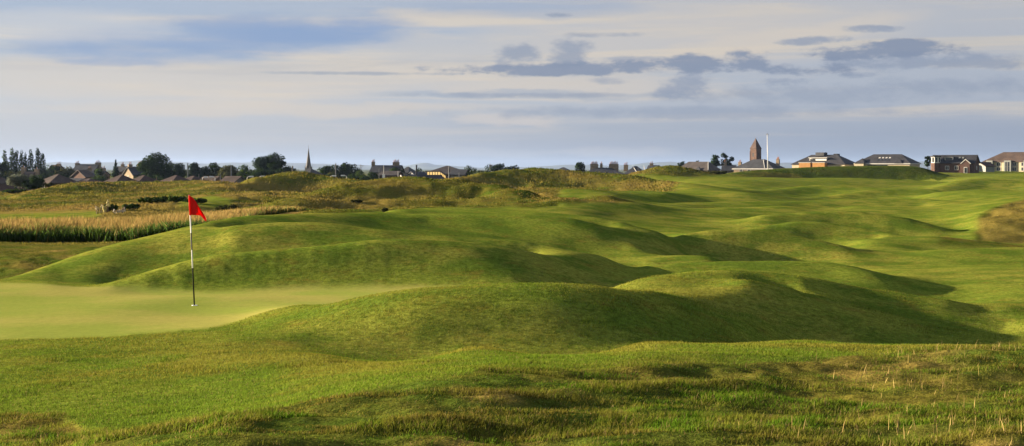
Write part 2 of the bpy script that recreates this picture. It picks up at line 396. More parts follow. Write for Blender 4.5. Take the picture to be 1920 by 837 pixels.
# anchors of the general lie of the land where nothing was measured
lx, ly = np.meshgrid(np.arange(-600, 2600, 130.0), np.exp(np.arange(math.log(3), math.log(1500), 0.14)))
lx = lx.ravel(); ly = ly.ravel(); ql = sc_(lx, ly)
dmin = np.sqrt(((ql[:, None, :] - q[None]) ** 2).sum(2)).min(1)
keep = dmin > 1.15
lx, ly, ql = lx[keep], ly[keep], ql[keep]
allp = np.concatenate([q, ql])
val = np.concatenate([(pZ - base_z(ppx, pY)) / np.sqrt(pY), np.zeros(len(lx))])
def tps(d2): return 0.5 * d2 * np.log(d2 + 1e-12)
N = len(allp)
d2 = ((allp[:, None, :] - allp[None]) ** 2).sum(2)
A = np.zeros((N + 3, N + 3)); A[:N, :N] = tps(d2)
lam = np.concatenate([np.full(len(CP), 0.002), np.full(len(CZ), 0.03), np.full(len(lx), 0.2)])
A[np.arange(N), np.arange(N)] += lam
Pm = np.concatenate([np.ones((N, 1)), allp], 1)
A[:N, N:] = Pm; A[N:, :N] = Pm.T
wts = np.linalg.solve(A, np.concatenate([val, np.zeros(3)]))
def rbf(px, Y):
    out = np.zeros(len(px)); Y = np.clip(Y, 3.2, 1400)
    pc = np.clip(px, -560, 2480)
    for s in range(0, len(px), 6000):
        p = sc_(pc[s:s + 6000], Y[s:s + 6000])
        dd = ((p ** 2).sum(1)[:, None] + (allp ** 2).sum(1)[None] - 2 * p @ allp.T)
        out[s:s + 6000] = tps(np.maximum(dd, 0)) @ wts[:N] + wts[N] + p @ wts[N + 1:]
    return out
# the surface is solved once on a regular lattice and read back with cubic interpolation
_gx = np.arange(-600, 2530, 12.0); _gb = np.arange(math.log(3.0), math.log(1500), 0.013)
_mx, _mb = np.meshgrid(_gx, _gb)
_lat = rbf(_mx.ravel(), np.exp(_mb.ravel())).reshape(_mx.shape)
def rbf(px, Y):
    fx = np.clip((px - _gx[0]) / 12.0, 1, len(_gx) - 3.001); fb = np.clip((np.log(np.clip(Y, 3.2, 1400)) - _gb[0]) / 0.013, 1, len(_gb) - 3.001)
    ix = fx.astype(int); ib = fb.astype(int); tx = fx - ix; tb = fb - ib
    def cw(t): return (-.5 * t + t * t - .5 * t ** 3, 1 - 2.5 * t * t + 1.5 * t ** 3, .5 * t + 2 * t * t - 1.5 * t ** 3, -.5 * t * t + .5 * t ** 3)
    wx, wb = cw(tx), cw(tb); out = 0
    for j in range(4):
        for i in range(4): out = out + wb[j] * wx[i] * _lat[ib + j - 1, ix + i - 1]
    return out
def sstep(a, b, x):
    t = np.clip((x - a) / (b - a), 0, 1); return t * t * (3 - 2 * t)
def inpoly(px, Y, poly, wob=0.0, seed=3):
    """1 inside the ground region, edge wobbling like a mown edge"""
    X = (px - CX) / F * Y
    lY = np.log(np.maximum(Y, .5))
    if wob:
        n1 = fbm(X / 2.2 + 50, Y / 2.2, seed, 4, .6) - .5; n2 = fbm(X / 2.2, Y / 2.2 + 80, seed + 9, 4, .6) - .5
        px = px + n1 * wob; lY = lY + n2 * wob / 400.0
    c = np.zeros(len(px), bool); n = len(poly)
    for i in range(n):
        x0, y0 = poly[i]; x1, y1 = poly[(i + 1) % n]
        y0 = math.log(y0); y1 = math.log(y1)
        if y0 == y1: continue
        cond = ((y0 > lY) != (y1 > lY)) & (px < (x1 - x0) * (lY - y0) / (y1 - y0) + x0)
        c ^= cond
    return c.astype(float)
GREEN = [(-900, 21.7), (0, 21.8), (200, 22.0), (400, 22.8), (500, 24.9), (600, 26.3), (700, 27.2), (800, 28.3), (880, 29.4), (930, 30.6), (870, 31.2), (760, 31.6), (600, 31.8), (400, 31.4), (200, 31.9), (0, 33.0), (-900, 34)]
ROUGH = {
 'bank': [(-900, 3), (-900, 11.2), (0, 12.2), (120, 11.8), (230, 10.6), (300, 9.6), (420, 9.3), (560, 9.8), (700, 10.4), (850, 11.4), (1000, 12.2), (1150, 12.8), (1300, 13.2), (1500, 13.6), (1650, 14.6), (1750, 16.2), (1900, 17.4), (2900, 17.6), (2900, 3)],
 'flat': [(-1200, 41), (-20, 42), (60, 43), (120, 45), (200, 48), (300, 52), (370, 57), (440, 62), (520, 66), (560, 70), (590, 72), (590, 100), (480, 105), (350, 104), (-1200, 104)],
 'dune1': [(455, 62), (560, 69), (684, 73), (700, 78), (760, 82), (960, 84), (1000, 80), (1060, 86), (1190, 94), (1195, 100), (1020, 106), (1060, 126), (1190, 142), (1262, 160), (1272, 190), (1255, 215), (850, 240), (640, 240), (300, 150), (350, 110), (455, 100)],
 'farleft': [(-1200, 104), (400, 104), (400, 118), (560, 120), (660, 240), (660, 330), (-1200, 330)],
 'knollr': [(1836, 74), (2900, 74), (2900, 118), (1960, 112), (1905, 104), (1862, 96), (1835, 86)],
 'patchr': [(1760, 63.2), (1860, 62), (2900, 60), (2900, 69), (1835, 68), (1765, 67)],
 'dune5': [(1175, 285), (1250, 272), (1345, 290), (1340, 330), (1170, 330)],
 'bankfar': [(1340, 412), (1400, 418), (1560, 431), (1720, 429), (1770, 420), (1775, 440), (1745, 470), (1340, 470)],
 'town': [(-3000, 330), (1345, 330), (1345, 480), (1730, 480), (1780, 620), (3000, 640), (3000, 20000), (-3000, 20000)],
}
FARFAIR = [[(-600, 96), (190, 92), (180, 106), (60, 112), (-600, 122)], [(330, 110), (430, 108), (440, 122), (400, 135), (345, 130)]]
GOLD = {
 'reed': ([(-1200, 66), (140, 65.5), (300, 63), (370, 62), (420, 62), (470, 66), (560, 74), (600, 80), (520, 84), (330, 80), (180, 79), (-1200, 80)], 1.0),
 'strip': [(-600, 112), (190, 106), (330, 104), (340, 118), (190, 122), (-600, 135)],
}
def zones(X, Y):
    Yc = np.maximum(Y, 0.3)
    px = CX + F * X / Yc
    g = inpoly(px, Y, GREEN, 10, 5)
    r = np.zeros(len(px))
    for k, poly in enumerate(ROUGH.values()):
        r = np.maximum(r, inpoly(px, Y, poly, 70 if k == 0 else 26, 11 + k))
    for poly in FARFAIR: r *= 1 - inpoly(px, Y, poly, 12, 40)
    r = np.where(Y < 1.0, 1.0, r)
    gold = np.zeros(len(px))
    gold = np.maximum(gold, inpoly(px, Y, GOLD['reed'][0], 10, 60))
    gold = np.maximum(gold, 0.7 * inpoly(px, Y, GOLD['strip'], 20, 61))
    n = fbm(X / 9, Y / 9, 70, 4, .6)
    gold = np.maximum(gold, r * sstep(.50, .68, n) * .8 * (Y > 60) * (Y < 330) * .9)
    n2 = fbm(X / 1.1, Y / 1.1, 71, 4, .6)
    gold = np.maximum(gold, r * sstep(.55, .74, n2) * (Y < 60) * .8)
    kn = inpoly(px, Y, ROUGH['knollr'], 26, 15)
    gold = np.maximum(gold, kn * .55)
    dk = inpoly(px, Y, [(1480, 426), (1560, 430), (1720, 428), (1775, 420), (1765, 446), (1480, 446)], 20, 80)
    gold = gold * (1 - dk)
    return g, r, gold

# polar grid: fine in front, coarse at the sides and behind, out to the horizon
th_f = np.radians(np.linspace(-24, 24, 760))
th_l = np.radians(np.concatenate([np.linspace(-180, -40, 60, endpoint=False), np.linspace(-40, -24, 40, endpoint=False)]))
th_r = -th_l[::-1]
TH = np.concatenate([th_l, th_f, th_r[:-1]])
RR = np.concatenate([np.geomspace(0.5, 6.0, 26, endpoint=False), np.geomspace(6.0, 640, 720, endpoint=False), np.geomspace(640, 26000, 50)])
nt, nr = len(TH), len(RR)
TT, RG = np.meshgrid(TH, RR)
GX = (np.sin(TT) * RG).ravel(); GY = (np.cos(TT) * RG).ravel(); TT = TT.ravel(); RG = RG.ravel()
def land(X, Y, r, th):
    Yc = np.where(np.abs(th) < R(60), np.maximum(Y, .2), r * .5)
    px = np.where(np.abs(th) < R(80), CX + F * np.tan(np.clip(th, -R(60), R(60))), np.where(th > 0, 5000, -3000))
    Yd = np.maximum(r * np.cos(np.clip(th, -R(45), R(45))), .4)
    bz = base_z(px, np.maximum(Yd, 2))
    side = 1 - sstep(R(24), R(38), np.abs(th))
    w = rbf(np.clip(px, -560, 2480), Yd) * side * sstep(1.5, 6, r)
    z = bz + w * np.sqrt(np.clip(Yd, 3.2, 1400))
    # beyond the picture the land keeps rolling gently
    z += (1 - side) * (fbm(X / 22 + 5, Y / 22, 90, 3) - .5) * 2.0 * sstep(25, 80, r) * (1 - sstep(400, 900, r))
    z = np.where(r > 1400, np.maximum(z, -11) , z)
    return z
GZ = land(GX, GY, RG, TT)
gG, gR, gGo = zones(GX, GY)
gG = np.where(np.abs(TT) > R(50), 0, gG)
def soft(a, k):
    a = a.reshape(nr, nt)
    for _ in range(k):
        a = (a + np.roll(a, 1, 1) + np.roll(a, -1, 1)) / 3
        p = np.pad(a, ((1, 1), (0, 0)), 'edge'); a = (p[:-2] + a + p[2:]) / 3
    return a.ravel()
gG = soft(gG, 2); gR = soft(gR, 5); gGo = soft(gGo, 3)
# small unevenness of turf; heavier in rough
front = (RG < 700)
GZ += front * (1 - gG) * ((fbm(GX / 1.6, GY / 1.6, 100, 4, .5) - .5) * .05 * sstep(4, 12, RG))
GZ += front * gR * ((fbm(GX / .55, GY / .55, 101, 3, .55) - .5) * .14 * (RG < 60) + (fbm(GX / 3.4, GY / 3.4, 102, 4, .6) - .5) * .75 * sstep(60, 100, RG) * (RG < 330))
GZ += (fbm(GX / 14, GY / 14, 103, 2, .5) - .5) * .35 * sstep(40, 110, RG) * (1 - gG)
verts = np.stack([GX, GY, GZ], 1)
idx = np.arange(nr * nt).reshape(nr, nt)
a_ = idx[:-1, :]; b_ = np.roll(idx, -1, 1)[:-1, :]; c_ = np.roll(idx, -1, 1)[1:, :]; d_ = idx[1:, :]
quads = np.stack([a_, b_, c_, d_], -1).reshape(-1, 4)
quads = quads[:, ::-1]
verts = np.concatenate([verts, [[0, 0, GZ[:nt].mean()]]]); cidx = len(verts) - 1
tris = np.stack([np.full(nt, cidx), idx[0], np.roll(idx[0], -1)], -1)[:, ::-1]
flat = np.concatenate([quads.ravel(), tris.ravel()])
starts = np.concatenate([np.arange(len(quads)) * 4, len(quads) * 4 + np.arange(nt) * 3])

Zgrid = GZ.reshape(nr, nt); LR = np.log(RR)
def ground_z(X, Y):
    X = np.atleast_1d(np.asarray(X, float)); Y = np.atleast_1d(np.asarray(Y, float))
    th = np.arctan2(X, Y); lr = np.log(np.hypot(X, Y))
    fi = np.clip(np.interp(lr, LR, np.arange(nr)), 0, nr - 1.001); fj = np.clip(np.interp(th, TH, np.arange(nt)), 0, nt - 1.001)
    i = fi.astype(int); j = fj.astype(int); u = fi - i; v = fj - j
    return (Zgrid[i, j] * (1 - u) + Zgrid[i + 1, j] * u) * (1 - v) + (Zgrid[i, j + 1] * (1 - u) + Zgrid[i + 1, j + 1] * u) * v
def gz1(x, y): return float(ground_z(x, y)[0])
def ground_n(X, Y, e=0.15):
    z0 = ground_z(X, Y); e = np.maximum(e, np.hypot(X, Y) * .012)
    n = np.stack([-(ground_z(X + e, Y) - z0) / e, -(ground_z(X, Y + e) - z0) / e, np.ones(len(z0))], 1)
    return n / np.linalg.norm(n, axis=1, keepdims=True)

def new_mat(name):
    m = bpy.data.materials.new(name); m.use_nodes = True
    t = NT(m.node_tree); b = t.n['Principled BSDF']
    return m, t, b

# turf material
TURF_A, TURF_B, TURF_C = (.165, .202, .026), (.225, .220, .036), (.085, .136, .016)
def turf_material():
    m, t, b = new_mat('turf')
    g = t.n.new('ShaderNodeNewGeometry').outputs['Position']
    zn = t.attr('zone')
    sp = t.n.new('ShaderNodeSeparateColor'); t.l.new(zn.outputs['Color'], sp.inputs[0])
    fg, fr, fgo = sp.outputs
    big = t.noise(g, .10, 4, .55); mid = t.noise(g, .55, 5, .6); fine = t.noise(g, 9.0, 5, .7); vf = t.noise(g, 42.0, 3, .7)
    mown = t.mix(t.ramp(big, .38, .62), TURF_A, TURF_B)
    mown = t.mix(t.math('MULTIPLY', t.ramp(mid, .40, .62), .85), mown, TURF_C)
    mown = t.mix(t.math('MULTIPLY', t.ramp(t.noise(g, 1.7, 6, .7), .50, .70), .55), mown, (.19, .13, .024))
    mown = t.mix(t.math('MULTIPLY', t.ramp(t.noise(g, 5.0, 4, .7), .48, .66), .55), mown, (.070, .11, .012))
    gr = t.mix(t.ramp(t.noise(g, .35, 4, .6), .35, .65), (.225, .262, .048), (.305, .285, .070))
    rough = t.mix(t.ramp(mid, .35, .65), (.060, .092, .012), (.115, .100, .020))
    rough = t.mix(t.math('MULTIPLY', t.ramp(t.noise(g, .28, 5, .65), .48, .62), .8), rough, (.13, .115, .020))
    rough = t.mix(t.math('MULTIPLY', t.ramp(t.noise(g, 1.9, 5, .65), .52, .66), .7), rough, (.045, .065, .010))
    gold = t.mix(t.ramp(mid, .35, .65), (.26, .175, .050), (.19, .14, .035))
    col = t.mix(fg, mown, gr)
    col = t.mix(fr, col, rough)
    col = t.mix(fgo, col, gold)
    sand = t.attr('sand').outputs['Fac']
    col = t.mix(sand, col, (.36, .33, .27))
    # town ground and far country
    k = t.math('ADD', t.math('MULTIPLY', fine, .55), t.math('MULTIPLY', vf, .45))
    k = t.ramp(k, .30, .72)
    amp = t.math('SUBTRACT', 1.0, t.math('MULTIPLY', fg, .72))
    k = t.math('ADD', 1.0, t.math('MULTIPLY', t.math('SUBTRACT', k, .5), t.math('MULTIPLY', amp, 1.1)))
    vm = t.n.new('ShaderNodeVectorMath'); vm.operation = 'SCALE'
    t.l.new(col, vm.inputs[0]); t.l.new(k, vm.inputs['Scale'])
    t.l.new(vm.outputs[0], b.inputs['Base Color'])
    b.inputs['Roughness'].default_value = .9
    b.inputs['Specular IOR Level'].default_value = .0
    hb = t.math('ADD', t.math('MULTIPLY', fine, .6), t.math('MULTIPLY', vf, .25))
    hb = t.math('ADD', hb, t.math('MULTIPLY', t.math('MULTIPLY', t.noise(g, 1.3, 6, .7), fr), 2.2))
    bp = t.n.new('ShaderNodeBump')
    bp.inputs['Distance'].default_value = .05
    t.put(bp.inputs['Strength'], t.math('MULTIPLY', t.math('SUBTRACT', 1.0, t.math('MULTIPLY', fg, .7)), .55))
    t.l.new(hb, bp.inputs['Height'])
    t.l.new(bp.outputs[0], b.inputs['Normal'])
    return m
turf = turf_material()
me = np_mesh('ground', verts, flat, starts, None, turf, True)
zc = np.concatenate([np.stack([gG, gR, gGo], 1), [[0, 1, 0]]])
set_col(me, 'zone', zc)
gpx = CX + F * GX / np.maximum(GY, .3)
sandm = inpoly(gpx, GY, [(938, 186), (955, 180), (985, 180), (990, 185), (962, 189)], 14, 33) * .6
set_col(me, 'sand', np.concatenate([sandm, [0]]), 'FLOAT')
ground = link(bpy.data.objects.new('ground', me)); tag(ground, kind='structure')

# ------------------------------------------------------------------ grass as real blades
def grass_material(name, rough=.75, trans=.25):
    m, t, b = new_mat(name)
    t.n.remove(b)
    out = t.n['Material Output']
    col = t.attr('col').outputs['Color']; nv = t.attr('nrm').outputs['Vector']
    d = t.n.new('ShaderNodeBsdfDiffuse'); t.l.new(col, d.inputs[0]); t.l.new(nv, d.inputs['Normal'])
    d2 = t.n.new('ShaderNodeBsdfDiffuse'); t.l.new(col, d2.inputs[0])
    tr = t.n.new('ShaderNodeBsdfTranslucent'); t.l.new(col, tr.inputs[0])
    a = t.n.new('ShaderNodeMixShader'); a.inputs[0].default_value = trans; t.l.new(d2.outputs[0], a.inputs[1]); t.l.new(tr.outputs[0], a.inputs[2])
    c = t.n.new('ShaderNodeMixShader'); c.inputs[0].default_value = .45; t.l.new(d.outputs[0], c.inputs[1]); t.l.new(a.outputs[0], c.inputs[2])
    t.l.new(c.outputs[0], out.inputs[0])
    return m
blade_mat = grass_material('grass_blades')

def sample(n, px0, px1, Y0, Y1, uniform=False):
    px = rng.uniform(px0, px1, n)
    Y = np.sqrt(rng.uniform(Y0 ** 2, Y1 ** 2, n)) if uniform else np.exp(rng.uniform(math.log(Y0), math.log(Y1), n))
    return px, (px - CX) / F * Y, Y
def near_map(X, Y):
    return zones_lookup(X, Y)
ZG = [a.reshape(nr, nt) for a in (gG, gR, gGo)]
def zones_lookup(X, Y):
    th = np.arctan2(X, Y); lr = np.log(np.hypot(X, Y))
    i = np.clip(np.interp(lr, LR, np.arange(nr)).round().astype(int), 0, nr - 1); j = np.clip(np.interp(th, TH, np.arange(nt)).round().astype(int), 0, nt - 1)
    return [a[i, j] for a in ZG]
def blades(name, X, Y, h, w, base_col, tip_col, lean=.35, bend=.5, label=None, cat=None, sink=.01, heads=None, tri=False, up=.75):
    n = len(X)
    Z = ground_z(X, Y) - sink
    nv = ground_n(X, Y)
    ang = rng.uniform(0, 2 * np.pi, n)
    la = rng.uniform(0, 2 * np.pi, n); lm = rng.uniform(0, lean, n) * h
    # prevailing wind leans everything a little to the right
    lx_ = np.cos(la) * lm + .12 * h; ly_ = np.sin(la) * lm
    sx, sy = np.cos(ang) * w / 2, np.sin(ang) * w / 2
    o = np.zeros(n)
    P = np.stack([X, Y, Z], 1)
    v0 = P + np.stack([-sx, -sy, o], 1); v1 = P + np.stack([sx, sy, o], 1)
    tip = P + np.stack([lx_, ly_, h], 1)
    facen = np.stack([-np.sin(ang), np.cos(ang), o], 1)
    facen *= np.where((facen @ np.array([sd.x, sd.y, 0])) < 0, -1, 1)[:, None] * rng.choice([1, 1, -1], n)[:, None]
    nn = nv * up + facen * (1 - up) * .9; nn /= np.linalg.norm(nn, axis=1, keepdims=True)
    if tri:
        V = np.stack([v0, v1, tip], 1).reshape(-1, 3)
        Cc = np.stack([base_col, base_col, tip_col], 1).reshape(-1, 3); Nn = np.repeat(nn, 3, 0)
        fl = np.arange(3 * n); stt = np.arange(n) * 3
    else:
        mid = P + np.stack([lx_ * bend * .5, ly_ * bend * .5, h * .55], 1)
        v2 = mid + np.stack([sx * .8, sy * .8, o], 1); v3 = mid - np.stack([sx * .8, sy * .8, o], 1)
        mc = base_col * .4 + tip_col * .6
        V = np.stack([v0, v1, v2, v3, tip], 1).reshape(-1, 3)
        Cc = np.stack([base_col, base_col, mc, mc, tip_col], 1).reshape(-1, 3); Nn = np.repeat(nn, 5, 0)
        k = (np.arange(n) * 5)[:, None]
        fl = np.concatenate([k + np.array([[0, 1, 2, 3]]), k + np.array([[3, 2, 4]])], 1).ravel()
        stt = np.stack([np.arange(n) * 7, np.arange(n) * 7 + 4], 1).ravel()
    me = bpy.data.meshes.new(name)
    me.vertices.add(len(V)); me.vertices.foreach_set('co', V.astype(np.float32).ravel())
    me.loops.add(len(fl)); me.loops.foreach_set('vertex_index', fl.astype(np.int32))
    me.polygons.add(len(stt)); me.polygons.foreach_set('loop_start', stt.astype(np.int32))
    me.update(calc_edges=True)
    me.materials.append(blade_mat)
    set_col(me, 'col', Cc); set_col(me, 'nrm', Nn, 'FLOAT_VECTOR')
    o_ = link(bpy.data.objects.new(name, me)); tag(o_, label, cat, kind='stuff')
    return o_
def lerp(a, b, t): return np.asarray(a)[None] * (1 - t[:, None]) + np.asarray(b)[None] * t[:, None]
def jitter(c, n, amt=.25): return c * rng.uniform(1 - amt, 1 + amt, (n, 1))

# foreground rough: knotted green, olive and dead brown grass
px, X, Y = sample(430000, -260, 2180, 6.6, 18.5)
g, r, go = zones_lookup(X, Y)
nz = fbm(X / .8, Y / .45, 201, 4, .6); nz2 = fbm(X / .35, Y / .2, 202, 4, .6); nz3 = fbm(X / 1.9, Y / 1.0, 203, 4, .6)
k = (rng.random(len(X)) < r * (.30 + 1.0 * sstep(.34, .58, nz)))
X, Y, px, nz, nz2, nz3, r = X[k], Y[k], px[k], nz[k], nz2[k], nz3[k], r[k]
n = len(X)
t = sstep(.46, .66, nz3) * .85; t2 = sstep(.50, .68, nz2)
bare = np.exp(-((px - 590) / 120) ** 2 - ((Y - 8.75 + (px - 590) * .0016 * -1) / .38) ** 2)
t = np.maximum(t, sstep(.25, .6, bare + .5 * (nz2 - .5)))
tipc = lerp((.120, .230, .016), (.210, .220, .030), sstep(.35, .6, nz2))
tipc = tipc * (1 - t[:, None] * .48) + np.array([.215, .130, .036])[None] * t[:, None] * .48
dead = (rng.random(n) < .10)[:, None]
tipc = np.where(dead, np.array([.30, .22, .09]), tipc)
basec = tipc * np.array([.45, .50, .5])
h = (1 - .6 * sstep(.2, .6, bare)) * (.013 + .034 * sstep(.40, .66, nz) ** 1.3 + .012 * rng.random(n)) * (.6 + .4 * r)
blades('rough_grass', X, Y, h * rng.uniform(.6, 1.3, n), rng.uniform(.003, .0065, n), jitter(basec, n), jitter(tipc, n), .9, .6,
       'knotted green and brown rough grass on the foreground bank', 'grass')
# straw coloured seed stalks, thickest at the right edge
px, X, Y = sample(1500, 1150, 2150, 7.4, 17.5)
g, r, go = zones_lookup(X, Y)
dens = sstep(1150, 1950, px) ** 2.2 * (.25 + 1.2 * sstep(.45, .62, fbm(X / .5, Y / .5, 205, 3)))
k = rng.random(len(X)) < dens * (r > .3)
X, Y = X[k], Y[k]; n = len(X)
sc0 = jitter(np.tile(np.array([[.36, .27, .10]]), (n, 1)), n, .3)
blades('seed_stalks', X, Y, rng.uniform(.05, .12, n), rng.uniform(.004, .007, n), sc0 * .7, sc0, .5, .8,
       'straw coloured seed stalks standing in the rough at right', 'grass', up=.35)
# mown apron and near mounds: short turf
px, X, Y = sample(560000, -220, 2140, 8.2, 33)
g, r, go = zones_lookup(X, Y)
k = (rng.random(len(X)) < (1 - r)) & (g < .3) & (rng.random(len(X)) < 1 - .55 * sstep(20, 33, Y))
X, Y = X[k], Y[k]; n = len(X)
nz = fbm(X / 1.6, Y / 1.6, 211, 5, .6); nz2 = fbm(X / .3, Y / .3, 212, 3, .6)
tc_ = lerp((.135, .215, .020), (.230, .225, .032), sstep(.34, .62, nz))
tc_ = tc_ * (.90 + .5 * nz2[:, None])
tc_ = np.where((rng.random(n) < .05)[:, None], np.array([[.30, .24, .09]]), tc_)
tall = 1 + .9 * sstep(.66, .8, fbm(X / .7, Y / .7, 213, 3))
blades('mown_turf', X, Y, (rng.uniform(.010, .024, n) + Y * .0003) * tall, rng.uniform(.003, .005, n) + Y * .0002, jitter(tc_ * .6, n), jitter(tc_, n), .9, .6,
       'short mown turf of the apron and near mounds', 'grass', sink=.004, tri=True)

# tall gold seeded grass in the band on the left
px, X, Y = sample(150000, -300, 600, 63, 96)
m_ = inpoly(px, Y, GOLD['reed'][0], 10, 60)
edge = np.interp(px, [-1200, 140, 300, 370, 420, 470, 600], [66, 65.5, 63, 62, 64, 70, 84])
k = (m_ > 0) & (Y > edge)
X, Y, px = X[k], Y[k], px[k]; n = len(X); front_ = 1 - sstep(0, 3.0, Y - np.interp(px, [-1200, 140, 300, 370, 420, 470, 600], [66, 65.5, 63, 62, 64, 70, 84]))
hh = rng.uniform(.5, .9, n) * (1 - .45 * sstep(72, 80, Y)) * (1 - .35 * sstep(330, 480, px)) * (.62 + .75 * fbm(X / 1.3, Y / 1.3, 221, 4, .65))
low = lerp((.050, .075, .016), (.14, .12, .035), 1 - front_)
hi = lerp((.34, .225, .085), (.20, .145, .045), np.clip(rng.random(n) * .7 + .8 * (fbm(X / 2.5, Y / 2.5, 226, 3) - .35), 0, 1))
hi = np.where((rng.random(n) < .40 * front_ + .08)[:, None], np.array([[.10, .13, .03]]), hi)
blades('tall_seed_grass', X, Y, hh, rng.uniform(.03, .06, n), jitter(low, n), jitter(hi, n), .55, .6,
       'tall gold seed grass with dark green stems along the hollow', 'grass', up=.3)
# leafy green growth at the foot of the tall grass
px, X, Y = sample(40000, -300, 420, 61.8, 68)
edge = np.interp(px, [-1200, 140, 300, 370, 420], [65.4, 65.0, 62.6, 61.7, 62])
k = (Y > edge) & (Y < edge + 2.2)
X, Y, px = X[k], Y[k], px[k]; n = len(X)
cl = lerp((.030, .060, .012), (.055, .095, .018), fbm(X / 1.1, Y / 1.1, 223, 4))
cl = np.where((rng.random(n) < .06)[:, None], np.array([[.20, .17, .06]]), cl)
blades('ditch_weeds', X, Y, rng.uniform(.2, .75, n) * (.25 + 1.25 * fbm(X / 2.2, Y / 3, 224, 4, .65)), rng.uniform(.04, .09, n), jitter(cl * .6, n, .4), jitter(cl * 1.25, n, .45), .9, .6,
       'dark green weeds along the foot of the tall gold grass', 'weeds', up=.3)

# shaggy dune grass further off: longer tufts, gold on the crests
px, X, Y = sample(520000, -260, 2180, 40, 335)
g, r, go = zones_lookup(X, Y)
pxx = px
k = (r > .35) & (inpoly(px, Y, GOLD['reed'][0], 10, 60) < .5) & (rng.random(len(X)) < .25 + .9 * sstep(.35, .6, fbm(X / (Y * .03), Y / (Y * .03), 231, 4)))
X, Y, px, go, rr_ = X[k], Y[k], px[k], go[k], r[k]; n = len(X)
nz = fbm(X / 3.0, Y / 5.0, 232, 5, .6); nz2 = fbm(X / 11, Y / 14, 233, 4, .6)
c1 = lerp((.058, .088, .012), (.165, .145, .030), sstep(.36, .64, nz))
c2 = lerp((.21, .140, .042), (.25, .175, .060), rng.random(n))
gg = np.clip(go * .75 + .55 * sstep(.52, .70, nz2) * (rng.random(n) < .7), 0, 1)
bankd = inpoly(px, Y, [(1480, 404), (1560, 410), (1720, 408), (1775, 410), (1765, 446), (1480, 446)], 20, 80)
gg = gg * (1 - bankd); c1 = c1 * (1 - .4 * bankd[:, None])  # grass colour darkened to stand for shade on the bank face
flat_ = (Y < 62) * (px < 400)
gg = gg * (1 - .45 * flat_) * (1 - .5 * (px > 1750) * (Y < 125))
cc = c1 * (1 - gg[:, None]) + c2 * gg[:, None]
tl = np.clip(Y / 190.0, .25, 1.3) * (1 - .6 * flat_)
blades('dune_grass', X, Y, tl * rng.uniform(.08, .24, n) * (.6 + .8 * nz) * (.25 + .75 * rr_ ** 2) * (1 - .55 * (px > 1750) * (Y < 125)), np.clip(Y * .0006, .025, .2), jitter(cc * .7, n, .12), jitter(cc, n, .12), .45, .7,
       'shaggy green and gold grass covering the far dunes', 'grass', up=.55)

# rough turf on the flat topped bank, the shade of its face painted in
px, X, Y = sample(70000, 1340, 1790, 412, 452, True)
g, r, go = zones_lookup(X, Y)
k = (r > .3); X, Y, px = X[k], Y[k], px[k]; n = len(X)
cb = lerp((.060, .095, .012), (.15, .15, .03), sstep(.35, .65, fbm(X / 6, Y / 6, 241, 4, .6)) * (1 - .7 * sstep(1480, 1560, px)))  # darker towards the right, painting the shaded part of the face
blades('bank_grass', X, Y, rng.uniform(.06, .2, n), np.full(n, .22), jitter(cb * .7, n, .15), jitter(cb, n, .15), .4, .7, 'rough grass with painted shade on the long flat topped bank below the clubhouse', 'grass', up=.6)

# ------------------------------------------------------------------ building materials
def mat_simple(name, col, rough=.8, noise=.15, scale=3.0, spec=.2, metal=0.0, bumps=0.0, stretch=(1, 1, 1)):
    m, t, b = new_mat(name)
    tcn = t.n.new('ShaderNodeTexCoord').outputs['Object']
    v = t.vmath('MULTIPLY', tcn, stretch)
    nz = t.noise(v, scale, 5, .6)
    c2 = tuple(max(0, c * (1 - noise * 1.6)) for c in col); c1 = tuple(min(1, c * (1 + noise)) for c in col)
    t.l.new(t.mix(t.ramp(nz, .3, .7), c2, c1), b.inputs['Base Color'])
    b.inputs['Roughness'].default_value = rough; b.inputs['Specular IOR Level'].default_value = spec; b.inputs['Metallic'].default_value = metal
    if bumps:
        bp = t.n.new('ShaderNodeBump'); bp.inputs['Strength'].default_value = bumps; bp.inputs['Distance'].default_value = .05
        t.l.new(nz, bp.inputs['Height']); t.l.new(bp.outputs[0], b.inputs['Normal'])
    return m
def roof_mat(name, col, course=.30):
    """roof covering: horizontal courses, tile to tile colour change, weathering"""
    m, t, b = new_mat(name)
    tcn = t.n.new('ShaderNodeTexCoord').outputs['Object']
    s = t.n.new('ShaderNodeSeparateXYZ'); t.l.new(tcn, s.inputs[0])
    row = t.math('FRACT', t.math('MULTIPLY', s.outputs[2], 1 / course))
    w = t.noise(tcn, .35, 5, .6); f = t.noise(t.vmath('MULTIPLY', tcn, (2.2, 2.2, 4)), 1.0, 2, .5)
    c = t.mix(t.ramp(w, .35, .65), tuple(x * .72 for x in col), tuple(x * 1.25 for x in col))
    c = t.mix(t.math('MULTIPLY', t.ramp(f, .4, .62), .45), c, tuple(x * .55 for x in col))
    c = t.mix(t.math('MULTIPLY', t.ramp(row, .82, .98), .5), c, tuple(x * .35 for x in col))
    t.l.new(c, b.inputs['Base Color']); b.inputs['Roughness'].default_value = .75; b.inputs['Specular IOR Level'].default_value = .25
    return m
